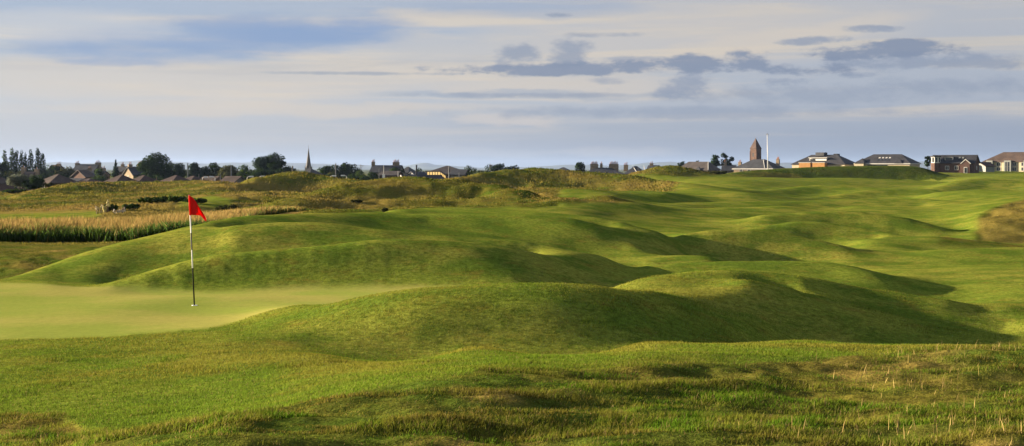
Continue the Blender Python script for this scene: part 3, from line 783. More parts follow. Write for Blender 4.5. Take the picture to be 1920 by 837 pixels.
def masonry(name, col, mortar, bw=.45, bh=.2):
    m, t, b = new_mat(name)
    tcn = t.n.new('ShaderNodeTexCoord').outputs['Object']
    s = t.n.new('ShaderNodeSeparateXYZ'); t.l.new(tcn, s.inputs[0])
    v = t.comb(t.math('ADD', s.outputs[0], s.outputs[1]), s.outputs[2], 0.0)
    bk = t.n.new('ShaderNodeTexBrick'); t.l.new(v, bk.inputs['Vector'])
    bk.inputs['Color1'].default_value = (*[c * 1.2 for c in col], 1); bk.inputs['Color2'].default_value = (*[c * .72 for c in col], 1); bk.inputs['Mortar'].default_value = (*mortar, 1)
    bk.inputs['Scale'].default_value = 1.0; bk.inputs['Brick Width'].default_value = bw; bk.inputs['Row Height'].default_value = bh; bk.inputs['Mortar Size'].default_value = .012
    c = t.mix(t.math('MULTIPLY', t.ramp(t.noise(tcn, .6, 5, .6), .4, .7), .4), bk.outputs[0], tuple(x * .6 for x in col))
    t.l.new(c, b.inputs['Base Color']); b.inputs['Roughness'].default_value = .9; b.inputs['Specular IOR Level'].default_value = .15
    return m
M = dict(
    slate=roof_mat('slate', (.050, .052, .060)), slate_brown=roof_mat('brown_slate', (.075, .062, .058)), tile_red=roof_mat('red_tile', (.070, .040, .031)),
    tile_brown=roof_mat('brown_tile', (.085, .058, .046)), dark_roof=roof_mat('dark_roof', (.034, .034, .040)), spire=roof_mat('spire_stone', (.115, .100, .082), .5),
    stone=masonry('sandstone', (.24, .185, .125), (.2, .17, .13)), stone_grey=masonry('grey_stone', (.19, .17, .14), (.16, .15, .13)),
    brick=masonry('red_brick', (.095, .044, .034), (.16, .12, .10), .24, .08), brick_dark=masonry('brown_brick', (.13, .065, .048), (.12, .1, .09), .24, .08),
    tower=masonry('red_sandstone', (.100, .064, .048), (.17, .1, .08), .6, .3), cream=mat_simple('cream_render', (.42, .36, .25), .9, .06, .8), orange=masonry('orange_brick', (.34, .18, .060), (.32, .17, .07), .24, .08),
    white=mat_simple('white_paint', (.60, .58, .54), .6, .05, 2), grey_panel=mat_simple('grey_panel', (.20, .21, .20), .6, .08, 1), glass=mat_simple('dark_glass', (.020, .024, .028), .12, .2, 1, .6),
    gutter=mat_simple('pale_gutter', (.45, .44, .42), .6, .08, 2), pot=mat_simple('clay_pot', (.28, .13, .08), .8, .15, 4), steel=mat_simple('galvanised_steel', (.16, .165, .17), .55, .12, 2, .4),
    lamp=mat_simple('lamp_shell', (.75, .75, .74), .4, .03, 4, .5), wood=mat_simple('timber', (.16, .10, .06), .8, .2, 6, .2, 0, 0, (1, 1, .2)), red=mat_simple('red_paint', (.55, .02, .02), .35, .05, 2, .5),
    bark=mat_simple('bark', (.065, .050, .036), .95, .3, 5, .1, 0, .4, (1, 1, .25)), tyre=mat_simple('rubber', (.02, .02, .02), .9, .1, 4), rim=mat_simple('alloy', (.4, .4, .4), .3, .05, 4, .5, .8),
    sandst=masonry('chimney_stone', (.27, .20, .13), (.2, .17, .13), .4, .2),
)

class MB:
    """collects boxes, prisms and tubes and links them as one mesh object"""
    def __init__(s): s.bm = bmesh.new()
    def poly(s, vs, faces):
        v = [s.bm.verts.new(p) for p in vs]
        for f in faces:
            try: s.bm.faces.new([v[i] for i in f])
            except ValueError: pass
    def box(s, x0, x1, y0, y1, z0, z1):
        s.poly([(x0, y0, z0), (x1, y0, z0), (x1, y1, z0), (x0, y1, z0), (x0, y0, z1), (x1, y0, z1), (x1, y1, z1), (x0, y1, z1)],
               [(3, 2, 1, 0), (4, 5, 6, 7), (0, 1, 5, 4), (1, 2, 6, 5), (2, 3, 7, 6), (3, 0, 4, 7)])
    def cyl(s, p0, p1, r0, r1, n=8, cap=True):
        p0 = Vector(p0); p1 = Vector(p1); d = (p1 - p0).normalized()
        a = d.orthogonal().normalized(); b = d.cross(a)
        A = [s.bm.verts.new(p0 + (a * math.cos(k * math.tau / n) + b * math.sin(k * math.tau / n)) * r0) for k in range(n)]
        B = [s.bm.verts.new(p1 + (a * math.cos(k * math.tau / n) + b * math.sin(k * math.tau / n)) * r1) for k in range(n)]
        for k in range(n): s.bm.faces.new((A[k], A[(k + 1) % n], B[(k + 1) % n], B[k]))
        if cap: s.bm.faces.new(A[::-1]); s.bm.faces.new(B)
    def cone(s, base, apex):
        v = [s.bm.verts.new(p) for p in base]; a = s.bm.verts.new(apex); n = len(v)
        for k in range(n): s.bm.faces.new((v[k], v[(k + 1) % n], a))
        s.bm.faces.new(v[::-1])
    def build(s, name, mat, parent=None, smooth=False, bevel=0):
        bmesh.ops.recalc_face_normals(s.bm, faces=s.bm.faces[:])
        if bevel: bmesh.ops.bevel(s.bm, geom=s.bm.edges[:], offset=bevel, segments=2, affect='EDGES')
        me = bpy.data.meshes.new(name); s.bm.to_mesh(me); s.bm.free(); me.materials.append(mat)
        if smooth: me.polygons.foreach_set('use_smooth', [True] * len(me.polygons))
        return link(bpy.data.objects.new(name, me), parent)

def at(px, py, Y):
    """where a place seen at this pixel stands in the land, given its distance"""
    return Vector(((px - CX) / F * Y, Y, -(py - H0) / F * Y))
def zof(py, Y): return -(py - H0) / F * Y

def add_window(root, x, z, w, h, face, off, frame=M['white'], glass=M['glass'], arch=False, mull=1):
    """a framed window on the face: 0 front (-y) 1 right (+x) 2 left (-x)"""
    def put(mb, u0, u1, z0, z1, d0, d1):
        if face == 0: mb.box(u0, u1, -off - d1, -off - d0, z0, z1)
        elif face == 1: mb.box(off + d0, off + d1, u0, u1, z0, z1)
        else: mb.box(-off - d1, -off - d0, u0, u1, z0, z1)
    t = max(.09, min(w, h) * .09)
    f = MB()
    put(f, x - w / 2 - t, x - w / 2, z - h / 2 - t, z + h / 2 + t, 0, .12); put(f, x + w / 2, x + w / 2 + t, z - h / 2 - t, z + h / 2 + t, 0, .12)
    put(f, x - w / 2, x + w / 2, z - h / 2 - t, z - h / 2, 0, .12); put(f, x - w / 2, x + w / 2, z + h / 2, z + h / 2 + t, 0, .12)
    for k in range(1, mull + 1):
        u = x - w / 2 + w * k / (mull + 1); put(f, u - t * .4, u + t * .4, z - h / 2, z + h / 2, 0, .10)
    fo = f.build('window', frame, root)
    g = MB(); put(g, x - w / 2, x + w / 2, z - h / 2, z + h / 2, .003, .04); g.build('pane', glass, fo)
    return fo

def hip_roof(mb, w, d, z0, h, ov, ridge):
    """hipped roof with eaves board; ridge = half length of the ridge"""
    x, y = w / 2 + ov, d / 2 + ov; t = .22
    mb.poly([(-x, -y, z0 - t), (x, -y, z0 - t), (x, y, z0 - t), (-x, y, z0 - t), (-x, -y, z0), (x, -y, z0), (x, y, z0), (-x, y, z0), (-ridge, 0, z0 + h), (ridge, 0, z0 + h)],
            [(3, 2, 1, 0), (0, 1, 5, 4), (1, 2, 6, 5), (2, 3, 7, 6), (3, 0, 4, 7), (4, 5, 9, 8), (6, 7, 8, 9), (5, 6, 9), (7, 4, 8)])
def gable_roof(mb, w, d, z0, h, ov):
    x, y = w / 2 + ov, d / 2 + ov; t = .2; zz = z0 - h * ov / (d / 2)
    for s in (-1, 1):
        vs = [(-x, s * y, zz), (x, s * y, zz), (x, 0, z0 + h), (-x, 0, z0 + h)]
        vs += [(a, b, c + t) for a, b, c in vs]
        mb.poly(vs, [(0, 1, 2, 3), (4, 5, 6, 7), (0, 1, 5, 4), (1, 2, 6, 5), (2, 3, 7, 6), (3, 0, 4, 7)])
def house(label, px0, px1, py_ridge, py_eave, Y, rot=-30, d=9, roof='hip', wall='stone', cover='slate', name='house', cat='house', group=None,
          chims=(), wins=(), ridge=None, gut=False, gz=None, ov=.45, ground_drop=0.6, extra=None):
    """chims: (local x, local y, height over ridge, width, pots); wins: (face, position -1..1, height over floor, w, h)"""
    a = R(rot); cxp = (px0 + px1) / 2; P = (px1 - px0) * Y / F
    w = max(4.0, (P - d * abs(math.sin(a)) - 2 * ov) / math.cos(a))
    X = (cxp - CX) / F * Y
    g = (gz1(X, Y) if gz is None else gz)
    ze, zr = zof(py_eave, Y) - g, zof(py_ridge, Y) - g
    wall_h, rh = ze, zr - ze
    root = empty(name, (X, Y, g), a); tag(root, label, cat, group)
    wb = MB()
    if roof == 'gable':
        x, y = w / 2, d / 2
        wb.poly([(-x, -y, -ground_drop), (x, -y, -ground_drop), (x, y, -ground_drop), (-x, y, -ground_drop), (-x, -y, wall_h), (x, -y, wall_h), (x, y, wall_h), (-x, y, wall_h), (-x, 0, wall_h + rh - .03), (x, 0, wall_h + rh - .03)],
                [(3, 2, 1, 0), (0, 1, 5, 4), (2, 3, 7, 6), (1, 2, 6, 9, 5), (3, 0, 4, 8, 7)])
    else: wb.box(-w / 2, w / 2, -d / 2, d / 2, -ground_drop, wall_h - .23)
    wb.build('wall', M[wall], root)
    rb = MB()
    if roof == 'gable': gable_roof(rb, w, d, wall_h, rh, ov)
    else: hip_roof(rb, w, d, wall_h, rh, ov, (w / 2 + ov - (d / 2 + ov) * .95 if ridge is None else w / 2 * ridge) if w > d else .4)
    ro = rb.build('roof', M[cover], root)
    if gut:
        gb = MB(); x, y = w / 2 + ov, d / 2 + ov; z0 = wall_h - .30
        gb.box(-x - .1, x + .1, -y - .12, -y - .003, z0 - .12, z0 + .26); gb.box(x + .003, x + .12, -y, y, z0 - .12, z0 + .26); gb.box(-x - .12, -x - .003, -y, y, z0 - .12, z0 + .26)
        gb.build('gutter', M['gutter'], root)
    for (lx, ly, hh, cw, pots) in chims:
        cb = MB(); cb.box(lx - cw / 2, lx + cw / 2, ly - .45, ly + .45, wall_h + rh * .3, wall_h + rh + hh); cb.box(lx - cw / 2 - .08, lx + cw / 2 + .08, ly - .53, ly + .53, wall_h + rh + hh, wall_h + rh + hh + .16)
        co = cb.build('chimney', M['sandst'], ro)
        pb = MB()
        for k in range(pots):
            u = lx + (k - (pots - 1) / 2) * (cw * .85 / max(pots, 1))
            pb.cyl((u, ly, wall_h + rh + hh + .16), (u, ly, wall_h + rh + hh + .85 + .2 * ((k * 7) % 3)), .15, .12, 7)
        if pots: pb.build('chimney_pots', M['pot'], ro)
        else: pb.bm.free()
    for (face, pos, zc, ww, wh) in wins:
        L, off = (w, d / 2) if face == 0 else (d, w / 2)
        add_window(root, pos * L / 2, zc, ww, wh, face, off)
    return dict(root=root, roof=ro, w=w, d=d, wh=wall_h, rh=rh, a=a)

def dormer(hs, x, w, h, z, name='dormer', wall='white', depth=2.2, y=None, roofm='slate'):
    """a flat topped dormer standing on the front slope"""
    y0 = -hs['d'] / 2 * (1 - z / hs['rh']) if y is None else y
    zz = hs['wh'] + z
    b = MB(); b.box(x - w / 2, x + w / 2, y0, y0 + depth, zz, zz + h); o = b.build(name, M[wall], hs['root'])
    b = MB(); b.box(x - w / 2 - .15, x + w / 2 + .15, y0 - .15, y0 + depth, zz + h, zz + h + .15); b.build('dormer_roof', M[roofm], o)
    b = MB(); b.box(x - w / 2 + .2, x + w / 2 - .2, y0 - .04, y0 - .003, zz + .25, zz + h - .2); b.build('dormer_window', M['glass'], o)
    return o

# --- homes on the left, red and brown tiled
G1 = 'tiled houses behind the left dunes'
house('brown tiled house behind the silvery bush, cut by the left frame edge', -26, 17, 330, 344, 430, -28, 9, 'hip', 'brick', 'tile_brown', group=G1)
house('low brown roofed house between two white chimneys below the poplars', 40, 76, 323, 335, 520, -20, 9, 'gable', 'brick', 'tile_brown', group=G1, chims=[(-3.2, 0, 1.6, 1.6, 1), (2.6, 0, 1.0, 1.6, 1)])
h = house('largest brown tiled bungalow with a hipped roof, right of the silvery bush', 80, 136, 327, 342.5, 330, -32, 8, 'hip', 'brick_dark', 'tile_brown', group=G1, wins=[(0, -.2, 1.5, 1.4, 1.1), (1, .1, 1.4, 1.2, 1.0)])
house('low flat gabled house just right of the largest brown bungalow', 134, 152, 336, 342, 360, -15, 7, 'gable', 'grey_panel', 'slate', group=G1)
house('small red tiled house with its ridge barely above the dune, left of the dark conifer', 152, 184, 335, 343.5, 330, -30, 7, 'hip', 'brick', 'tile_red', group=G1)
house('small steep brown gable standing in front of the long slate roof', 146, 165, 320, 332, 520, 55, 8, 'gable', 'brick_dark', 'tile_brown', group=G1)
house('red tiled house with hipped roof right of the dark conifer', 213, 242, 328, 343, 345, -30, 8, 'hip', 'brick', 'tile_red', group=G1)
house('red tiled house left of the large spreading tree, below the stone gable', 246, 292, 329, 343, 350, -30, 8, 'hip', 'brick_dark', 'tile_red', group=G1)
house('red tiled house below the foot of the large spreading tree', 312, 348, 329, 342, 345, -30, 7.5, 'hip', 'brick', 'tile_red', group=G1)
house('red tiled house behind the two white lamps', 349, 376, 330, 342, 350, -30, 7.5, 'hip', 'brick_dark', 'tile_red', group=G1)
house('brown tiled house right of the two white lamps', 378, 416, 332, 344, 365, -22, 8, 'gable', 'brick', 'tile_brown', group=G1)
house('brown roofed house at the foot of the left dune knoll', 424, 452, 332, 346, 360, -24, 8, 'gable', 'stone_grey', 'tile_brown', group=G1)
# slate and stone
h = house('long blue slate roof with brick stacks at both ends, left of the conifer', 138, 192, 309, 322, 640, -12, 10, 'gable', 'stone_grey', 'slate', name='terraced_house', chims=[(-5.2, 0, .5, 2.0, 3), (5.0, 0, .8, 2.6, 4)], wins=[(0, .2, 4, 1.2, 1.6), (0, -.3, 4, 1.2, 1.6), (0, .6, 4, 1.2, 1.6)])
house('low slate terrace in front of the long slate roof', 160, 204, 322, 329, 560, -10, 8, 'gable', 'stone_grey', 'slate', name='terraced_house', chims=[(-3, 0, 1.2, 1.4, 2), (2.8, 0, 1.2, 1.4, 2)])
house('grey stone house with steep gable and two chimneys left of the large spreading tree', 235, 268, 314, 328, 470, 38, 8, 'gable', 'stone', 'slate', name='stone_house', chims=[(-1.4, 0, .8, 1.3, 2), (2.0, 0, .9, 1.5, 3)], wins=[(2, 0, 5, 1.0, 1.5), (0, .1, 5, 1.0, 1.4)])
house('narrow stone chimney house behind the conifer, against the blue hills', 224, 236, 313, 322, 560, -20, 7, 'gable', 'brick_dark', 'slate', name='stone_house', chims=[(0, 0, .8, 1.2, 2)])
house('dark brick house whose roof shows between poplars and the slate terrace', 94, 118, 310, 320, 700, -20, 9, 'gable', 'brick_dark', 'tile_brown', name='terraced_house', chims=[(1.4, 0, .5, 2.2, 3)])
# terrace beyond the station
house('grey slate terrace with a stone stack left and a broad brick stack right', 694, 758, 311, 323, 560, -8, 10, 'gable', 'stone_grey', 'slate', name='terraced_house', chims=[(-5.6, 0, 1.3, 1.3, 3), (3.6, 0, 1.2, 2.6, 6)], wins=[(0, -.5, 3.2, 1.1, 1.5), (0, .1, 3.2, 1.1, 1.5)])
house('low slate roof sloping away right of the broad brick stack', 748, 782, 313, 324, 600, -20, 9, 'hip', 'stone_grey', 'slate', name='terraced_house')
h = house('low wide grey roof in front of the slate terrace', 711, 756, 322, 329, 470, -10, 8, 'gable', 'brick_dark', 'slate_brown', name='workshop', cat='workshop', wins=[(0, -.4, 1.8, 1.4, 1.4), (0, .3, 1.8, 1.4, 1.4)])
# station
h = house('small cream gabled station building with a long black roof', 747, 833, 329.5, 338.5, 400, 14, 7, 'gable', 'cream', 'dark_roof', name='station_building', cat='station', ov=.35)
b = MB()
y = h['d'] / 2 + .37; x = -h['w'] / 2 - .38
for s in (-1, 1):
    zt = h['wh'] + h['rh'] + .22; ze_ = h['wh'] - .1
    b.poly([(x - .08, 0, zt), (x - .08, s * y, ze_), (x - .08, s * y, ze_ - .35), (x - .08, 0, zt - .35), (x + .04, 0, zt), (x + .04, s * y, ze_), (x + .04, s * y, ze_ - .35), (x + .04, 0, zt - .35)],
           [(0, 1, 2, 3), (4, 5, 6, 7), (0, 1, 5, 4), (2, 3, 7, 6), (1, 2, 6, 5)])
b.build('bargeboard', M['white'], h['root'])
house('tiny dark house with white gable edges behind the station building', 776, 790, 323, 330, 470, 30, 6, 'gable', 'white', 'slate', name='cottage', cat='house')
h = house('long dark platform canopy roof behind the lit footbridge', 792, 886, 311, 326, 520, -6, 16, 'hip', 'brick_dark', 'slate_brown', name='goods_shed', cat='shed', ridge=.86)
house('blue grey low roof at the right end of the platform canopy', 850, 876, 319, 328, 430, -12, 7, 'gable', 'grey_panel', 'slate', name='shed', cat='shed')
# lit footbridge
def footbridge():
    Y = 440; x0 = (801 - CX) / F * Y; x1 = (826 - CX) / F * Y; x2 = (836 - CX) / F * Y; g = gz1(x0, Y)
    root = empty('footbridge', ((x0 + x1) / 2, Y, g)); tag(root, 'covered station footbridge whose glazed side glows yellow', 'footbridge')
    o = (x0 + x1) / 2; zt, zb = zof(322.5, Y) - g, zof(328.2, Y) - g; ze2 = zof(335, Y) - g
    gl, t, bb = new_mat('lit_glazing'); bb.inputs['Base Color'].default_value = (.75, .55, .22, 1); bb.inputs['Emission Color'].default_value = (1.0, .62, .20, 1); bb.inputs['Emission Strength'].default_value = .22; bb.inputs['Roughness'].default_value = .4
    b = MB(); b.box(x0 - o, x1 - o, -.9, .9, zb - .6, zb - .05); b.box(x0 - o - 1.2, x0 - o - .4, -.5, .5, -.5, zb - .05); b.box(x1 - o - .5, x1 - o + .3, -.5, .5, -.5, zb - .65); b.build('deck', M['steel'], root)
    n = 5; wd = (x1 - x0) / n
    for k in range(n):
        b = MB(); b.box(x0 - o + k * wd + .12, x0 - o + (k + 1) * wd - .12, -.95, -.88, zb + .02, zt - .05); b.build('lit_pane', gl, root)
    for k in range(3):
        u0 = x1 - o + (x2 - x1) * k / 3 + .08; u1 = x1 - o + (x2 - x1) * (k + 1) / 3 - .08; dz = (ze2 - zb)
        a0, a1 = dz * k / 3, dz * (k + 1) / 3
        b = MB(); b.poly([(u0, -.95, zb + a0), (u1, -.95, zb + a1), (u1, -.95, zt - .15 + a1), (u0, -.95, zt - .15 + a0), (u0, -.88, zb + a0), (u1, -.88, zb + a1), (u1, -.88, zt - .15 + a1), (u0, -.88, zt - .15 + a0)],
                        [(0, 1, 2, 3), (4, 5, 6, 7), (0, 1, 5, 4), (1, 2, 6, 5), (2, 3, 7, 6), (3, 0, 4, 7)]); b.build('lit_pane', gl, root)
    b = MB(); b.box(x0 - o - .6, x1 - o + .1, -1.1, 1.1, zt, zt + .25); dz = ze2 - zb
    b.poly([(x1 - o + .1, -1.1, zt), (x2 - o + .3, -1.1, zt + dz), (x2 - o + .3, 1.1, zt + dz), (x1 - o + .1, 1.1, zt), (x1 - o + .1, -1.1, zt + .25), (x2 - o + .3, -1.1, zt + dz + .25), (x2 - o + .3, 1.1, zt + dz + .25), (x1 - o + .1, 1.1, zt + .25)],
           [(3, 2, 1, 0), (4, 5, 6, 7), (0, 1, 5, 4), (1, 2, 6, 5), (2, 3, 7, 6)]); b.build('roof', M['slate_brown'], root)
footbridge()

# --- centre right slate roofs
Gs = 'slate roofed houses behind the middle dunes'
house('low slate roof left of the lone round tree', 1030, 1082, 314, 325, 560, -14, 10, 'hip', 'stone', 'slate', name='stone_house', group=Gs)
h = house('long slate roof with two broad rows of chimney pots', 1086, 1176, 314.5, 328, 540, -8, 11, 'hip', 'stone', 'slate', name='stone_house', group=Gs, chims=[(-3.4, 0, 1.2, 3.0, 7), (-.7, .2, 1.4, .9, 1), (4.0, 0, 1.2, 3.6, 8)], gut=True)
dormer(h, -6.6, 1.8, 1.0, .2); dormer(h, -2.6, 2.6, 1.0, .0)
h = house('slate house with a sandstone chimney on its left hip and white roof edges', 1168, 1216, 311.5, 326, 570, -20, 9, 'hip', 'stone', 'slate', name='stone_house', group=Gs, chims=[(-3.8, -1, .3, 1.6, 3)])
b = MB(); 
for (u0, u1) in ((-1.2, 1.0), (3.4, 4.2)):
    b.cyl((u0, -h['d'] * .02, h['wh'] + h['rh'] + .05), (u1 + 1.0, -h['d'] / 2 - .2, h['wh'] + .15), .12, .12, 6)
b.build('roof_edge_flashing', M['gutter'], h['root'])
house('dark little slate roof just left of the small dune', 1212, 1240, 311, 322, 600, -20, 9, 'gable', 'stone_grey', 'slate', name='stone_house', group=Gs, chims=[(-1, 0, .8, 1.4, 2)])
h = house('brown slate house with a pale bay window, right of the small dune', 1268, 1352, 303.5, 319, 560, -38, 9.5, 'hip', 'stone', 'slate_brown', name='stone_house', ridge=.66, wins=[(0, .1, 1.6, 1.2, 1.5)])
b = MB(); X0 = h['w'] * .20; b.box(X0 - 1.3, X0 + 1.3, -h['d'] / 2 - 1.1, -h['d'] / 2 - .003, -.5, h['wh'] - .35); bo = b.build('bay', M['cream'], h['root'])
b = MB(); b.box(X0 - .9, X0 + .9, -h['d'] / 2 - 1.16, -h['d'] / 2 - 1.103, .9, h['wh'] - .7); b.build('window', M['glass'], bo)
b = MB(); b.cone([(X0 - 1.5, -h['d'] / 2 - 1.4, h['wh'] - .3), (X0 + 1.5, -h['d'] / 2 - 1.4, h['wh'] - .3), (X0 + 1.5, -h['d'] / 2 + .4, h['wh'] - .3), (X0 - 1.5, -h['d'] / 2 + .4, h['wh'] - .3)], (X0, -h['d'] / 2 + .2, h['wh'] + 1.4)); b.build('bay_roof', M['slate'], bo)
b = MB(); b.cyl((h['w'] * .33, -.4, h['wh'] + h['rh'] + .06), (h['w'] / 2 + .4, -h['d'] / 2 - .4, h['wh'] + .1), .13, .13, 6); b.build('roof_edge_flashing', M['gutter'], h['root'])
house('low dark slate wing with a brown stack between the two slate houses', 1350, 1384, 311, 320, 600, -12, 8, 'gable', 'stone_grey', 'slate', name='stone_house', chims=[(-1.6, 0, 1.6, 1.1, 2)])
h = house('broad slate house with white gutters in front of the square church tower', 1374, 1473, 299, 316, 560, -36, 11, 'hip', 'stone', 'slate', name='stone_house', ridge=.30, gut=True,
          chims=[(-7.6, -1.5, -1.2, 1.2, 2), (7.8, .5, -.2, 1.2, 3)], wins=[(0, -.62, 1.5, 1.3, 1.6), (0, -.2, 1.5, 1.3, 1.6)])
b = MB(); b.cyl((2.2, -.8, h['wh'] + h['rh'] - .2), (5.2, -h['d'] / 2 - .3, h['wh'] + .2), .12, .12, 6); b.build('roof_edge_flashing', M['gutter'], h['root'])

# --- churches
def spire_church():
    Y = 900; X = (578.5 - CX) / F * Y; g = gz1(X, Y)
    root = empty('church', (X, Y, g), R(-20)); tag(root, 'distant church with a thin needle spire against the blue hills', 'church')
    zb, zt = zof(315.5, Y) - g, zof(276.5, Y) - g
    b = MB(); b.box(-1.7, 1.7, -1.7, 1.7, -1, zb); b.build('tower', M['stone_grey'], root)
    b = MB(); n = 8; b.cone([(1.75 * math.cos(k * math.tau / n + .39), 1.75 * math.sin(k * math.tau / n + .39), zb) for k in range(n)], (0, 0, zt)); so = b.build('spire', M['spire'], root)
    b = MB(); b.cyl((0, 0, zt - .4), (0, 0, zt + 1.3), .08, .05, 5); b.box(-.35, .35, -.05, .05, zt + .6, zt + .75); b.build('cross', M['steel'], so)
    for sx in (-1, 1):
        for sy in (-1, 1):
            b = MB(); b.cone([(sx * 1.5 - .3, sy * 1.5 - .3, zb + .01), (sx * 1.5 + .3, sy * 1.5 - .3, zb + .01), (sx * 1.5 + .3, sy * 1.5 + .3, zb + .01), (sx * 1.5 - .3, sy * 1.5 + .3, zb + .01)], (sx * 1.5, sy * 1.5, zb + 1.8)); b.build('pinnacle', M['stone_grey'], root)
spire_church()
h = house('grey slate hall with white dormer windows below the needle spire', 560, 603, 316.5, 327, 470, -22, 8, 'hip', 'stone_grey', 'slate', name='hall', cat='hall', ridge=.7)
dormer(h, .8, 1.1, 1.1, -1.6, y=-h['d'] / 2 - .7, depth=1.2); dormer(h, 2.5, 1.1, 1.1, -1.6, y=-h['d'] / 2 - .7, depth=1.2)
def square_church():
    Y = 860; X = (1417 - CX) / F * Y; g = gz1(X, Y)
    root = empty('church', (X, Y, g), R(-50)); tag(root, 'square red sandstone church tower with a steep pyramid roof and arched opening', 'church')
    hw = 2.35; ze_, zt = zof(279.5, Y) - g, zof(259, Y) - g
    b = MB(); b.box(-hw, hw, -hw, hw, -1, ze_); b.build('tower', M['tower'], root)
    b = MB(); e = hw + .22; b.cone([(-e, -e, ze_ + .004), (e, -e, ze_ + .004), (e, e, ze_ + .004), (-e, e, ze_ + .004)], (0, 0, zt)); ro = b.build('roof', M['tile_red'], root)
    b = MB(); b.cyl((0, 0, zt - .3), (0, 0, zt + 1.0), .1, .05, 6); b.build('finial', M['steel'], ro)
    zc_ = zof(290, Y) - g
    for f in (0, 1):
        b = MB()
        pr = [(-.55, zc_ - 1.3), (.55, zc_ - 1.3), (.55, zc_ + .5), (.35, zc_ + .95), (0, zc_ + 1.15), (-.35, zc_ + .95), (-.55, zc_ + .5)]
        if f == 0: vs = [(u, -hw - .03, z) for u, z in pr] + [(u, -hw - .003, z) for u, z in pr]
        else: vs = [(hw + .03, u, z) for u, z in pr] + [(hw + .003, u, z) for u, z in pr]
        n = len(pr); b.poly(vs, [tuple(range(n)), tuple(range(2 * n - 1, n - 1, -1))] + [(k, (k + 1) % n, n + (k + 1) % n, n + k) for k in range(n)])
        b.build('belfry_opening', M['dark_roof'], root)
    b = MB()
    for s in (-1, 1):
        b.box(s * hw - .25, s * hw + .25, -hw - .14, -hw - .003, -1, zc_ + 1.9)
    b.build('buttress', M['tower'], root)
square_church()

# --- clubhouse and the buildings on the right
h = house('low clubhouse with cream walls, two orange brick bays and a roof balcony', 1486, 1606, 290.5, 308, 620, -40, 12, 'hip', 'cream', 'dark_roof', name='clubhouse', cat='clubhouse', ridge=.50,
          wins=[(0, -.84, 1.9, .7, 1.6), (0, -.74, 1.9, 1.3, 1.6), (0, .45, 1.9, 2.2, 1.2), (0, .66, 1.9, 1.8, 1.2), (1, -.5, 1.9, 1.6, 1.3), (1, .2, 1.9, 1.6, 1.3)])
W_, D_ = h['w'], h['d']
for (x0, x1) in ((-.62, -.18), (-.10, .36)):
    b = MB(); b.box(x0 * W_ / 2, x1 * W_ / 2, -D_ / 2 - 2.6, -D_ / 2 - .003, -.6, h['wh'] + .55); bo = b.build('brick_bay', M['orange'], h['root'])
    b = MB(); b.box(x0 * W_ / 2 - .15, x1 * W_ / 2 + .15, -D_ / 2 - 2.75, -D_ / 2 + .3, h['wh'] + .55, h['wh'] + .72); b.build('bay_roof', M['gutter'], bo)
    xm = (x0 + x1) / 4 * W_; b = MB(); b.box(xm - .9, xm + .7, -D_ / 2 - 2.66, -D_ / 2 - 2.603, 1.0, 2.3); b.build('window', M['glass'], bo)
    b = MB(); b.box(xm - .3, xm - .15, -D_ / 2 - 2.72, -D_ / 2 - 2.663, 1.0, 2.3); b.build('window_frame', M['white'], bo)
b = MB(); b.box(-W_ * .20, W_ * .12, -D_ * .34, 0, h['wh'] + 1.0, h['wh'] + 2.6); do = b.build('roof_dormer', M['white'], h['root'])
b = MB(); b.box(-W_ * .19, -W_ * .09, -D_ * .34 - .05, -D_ * .34 - .003, h['wh'] + 1.25, h['wh'] + 2.2); b.build('dormer_window', M['glass'], do)
b = MB(); b.box(-W_ * .21, W_ * .15, -D_ * .34 - .8, 0, h['wh'] + 2.6, h['wh'] + 2.85); b.build('dormer_roof', M['gutter'], do)
b = MB(); b.box(-W_ * .14, W_ * .02, -1.6, 1.6, h['wh'] + h['rh'] - .5, h['wh'] + h['rh'] + 1.0); b.build('roof_plant_box', M['slate'], h['root'])
b = MB(); b.box(W_ * .16, W_ * .23, .5, 3.0, h['wh'] + h['rh'] - 1.2, h['wh'] + h['rh'] + .4); b.build('chimney', M['slate'], h['root'])
h2 = house('second clubhouse building with a wide slate roof, four skylights and pale gutters', 1604, 1724, 289.5, 306.5, 600, -36, 12, 'hip', 'cream', 'dark_roof', name='clubhouse', cat='clubhouse', ridge=.52, gut=True,
           wins=[(0, -.80, 1.8, 1.4, 1.2), (0, .55, 1.8, 1.4, 1.2), (0, .36, 1.8, 1.2, 1.2), (1, 0, 1.8, 1.6, 1.2)])
b = MB(); b.box(-h2['w'] * .27, h2['w'] * .10, -h2['d'] / 2 - .09, -h2['d'] / 2 - .003, .3, h2['wh'] - .7); b.build('dark_glazing', M['glass'], h2['root'])
sl = math.atan2(h2['rh'], h2['d'] / 2 + .45)
for k in range(4):
    for j in range(2):
        f_ = .36 + .24 * j
        y_ = -(h2['d'] / 2 + .45) * (1 - f_); z_ = h2['wh'] + h2['rh'] * f_
        b = MB(); b.box(-.38, .38, -.42, .42, -.05, .10); o = b.build('skylight', M['gutter'] if j else M['glass'], h2['root']); o.location = (-2.4 + k * 1.5, y_, z_); o.rotation_euler = (sl, 0, 0)
b = MB(); ww = h2['w']; b.cone([(-ww * .5 - .2, -h2['d'] / 2 - 1.8, h2['wh'] - .05), (-ww * .30, -h2['d'] / 2 - 1.8, h2['wh'] - .05), (-ww * .30, -h2['d'] / 2 + 2.0, h2['wh'] + .1), (-ww * .5 - .2, -h2['d'] / 2 + 2.0, h2['wh'] + .1)], (-ww * .38, -h2['d'] / 2 + 1.4, h2['wh'] + 2.2)); b.build('porch_roof', M['dark_roof'], h2['root'])
b = MB(); b.box(-ww * .5, -ww * .32, -h2['d'] / 2 - 1.5, -h2['d'] / 2 - .003, -.5, h2['wh'] - .1); b.build('porch', M['cream'], h2['root'])
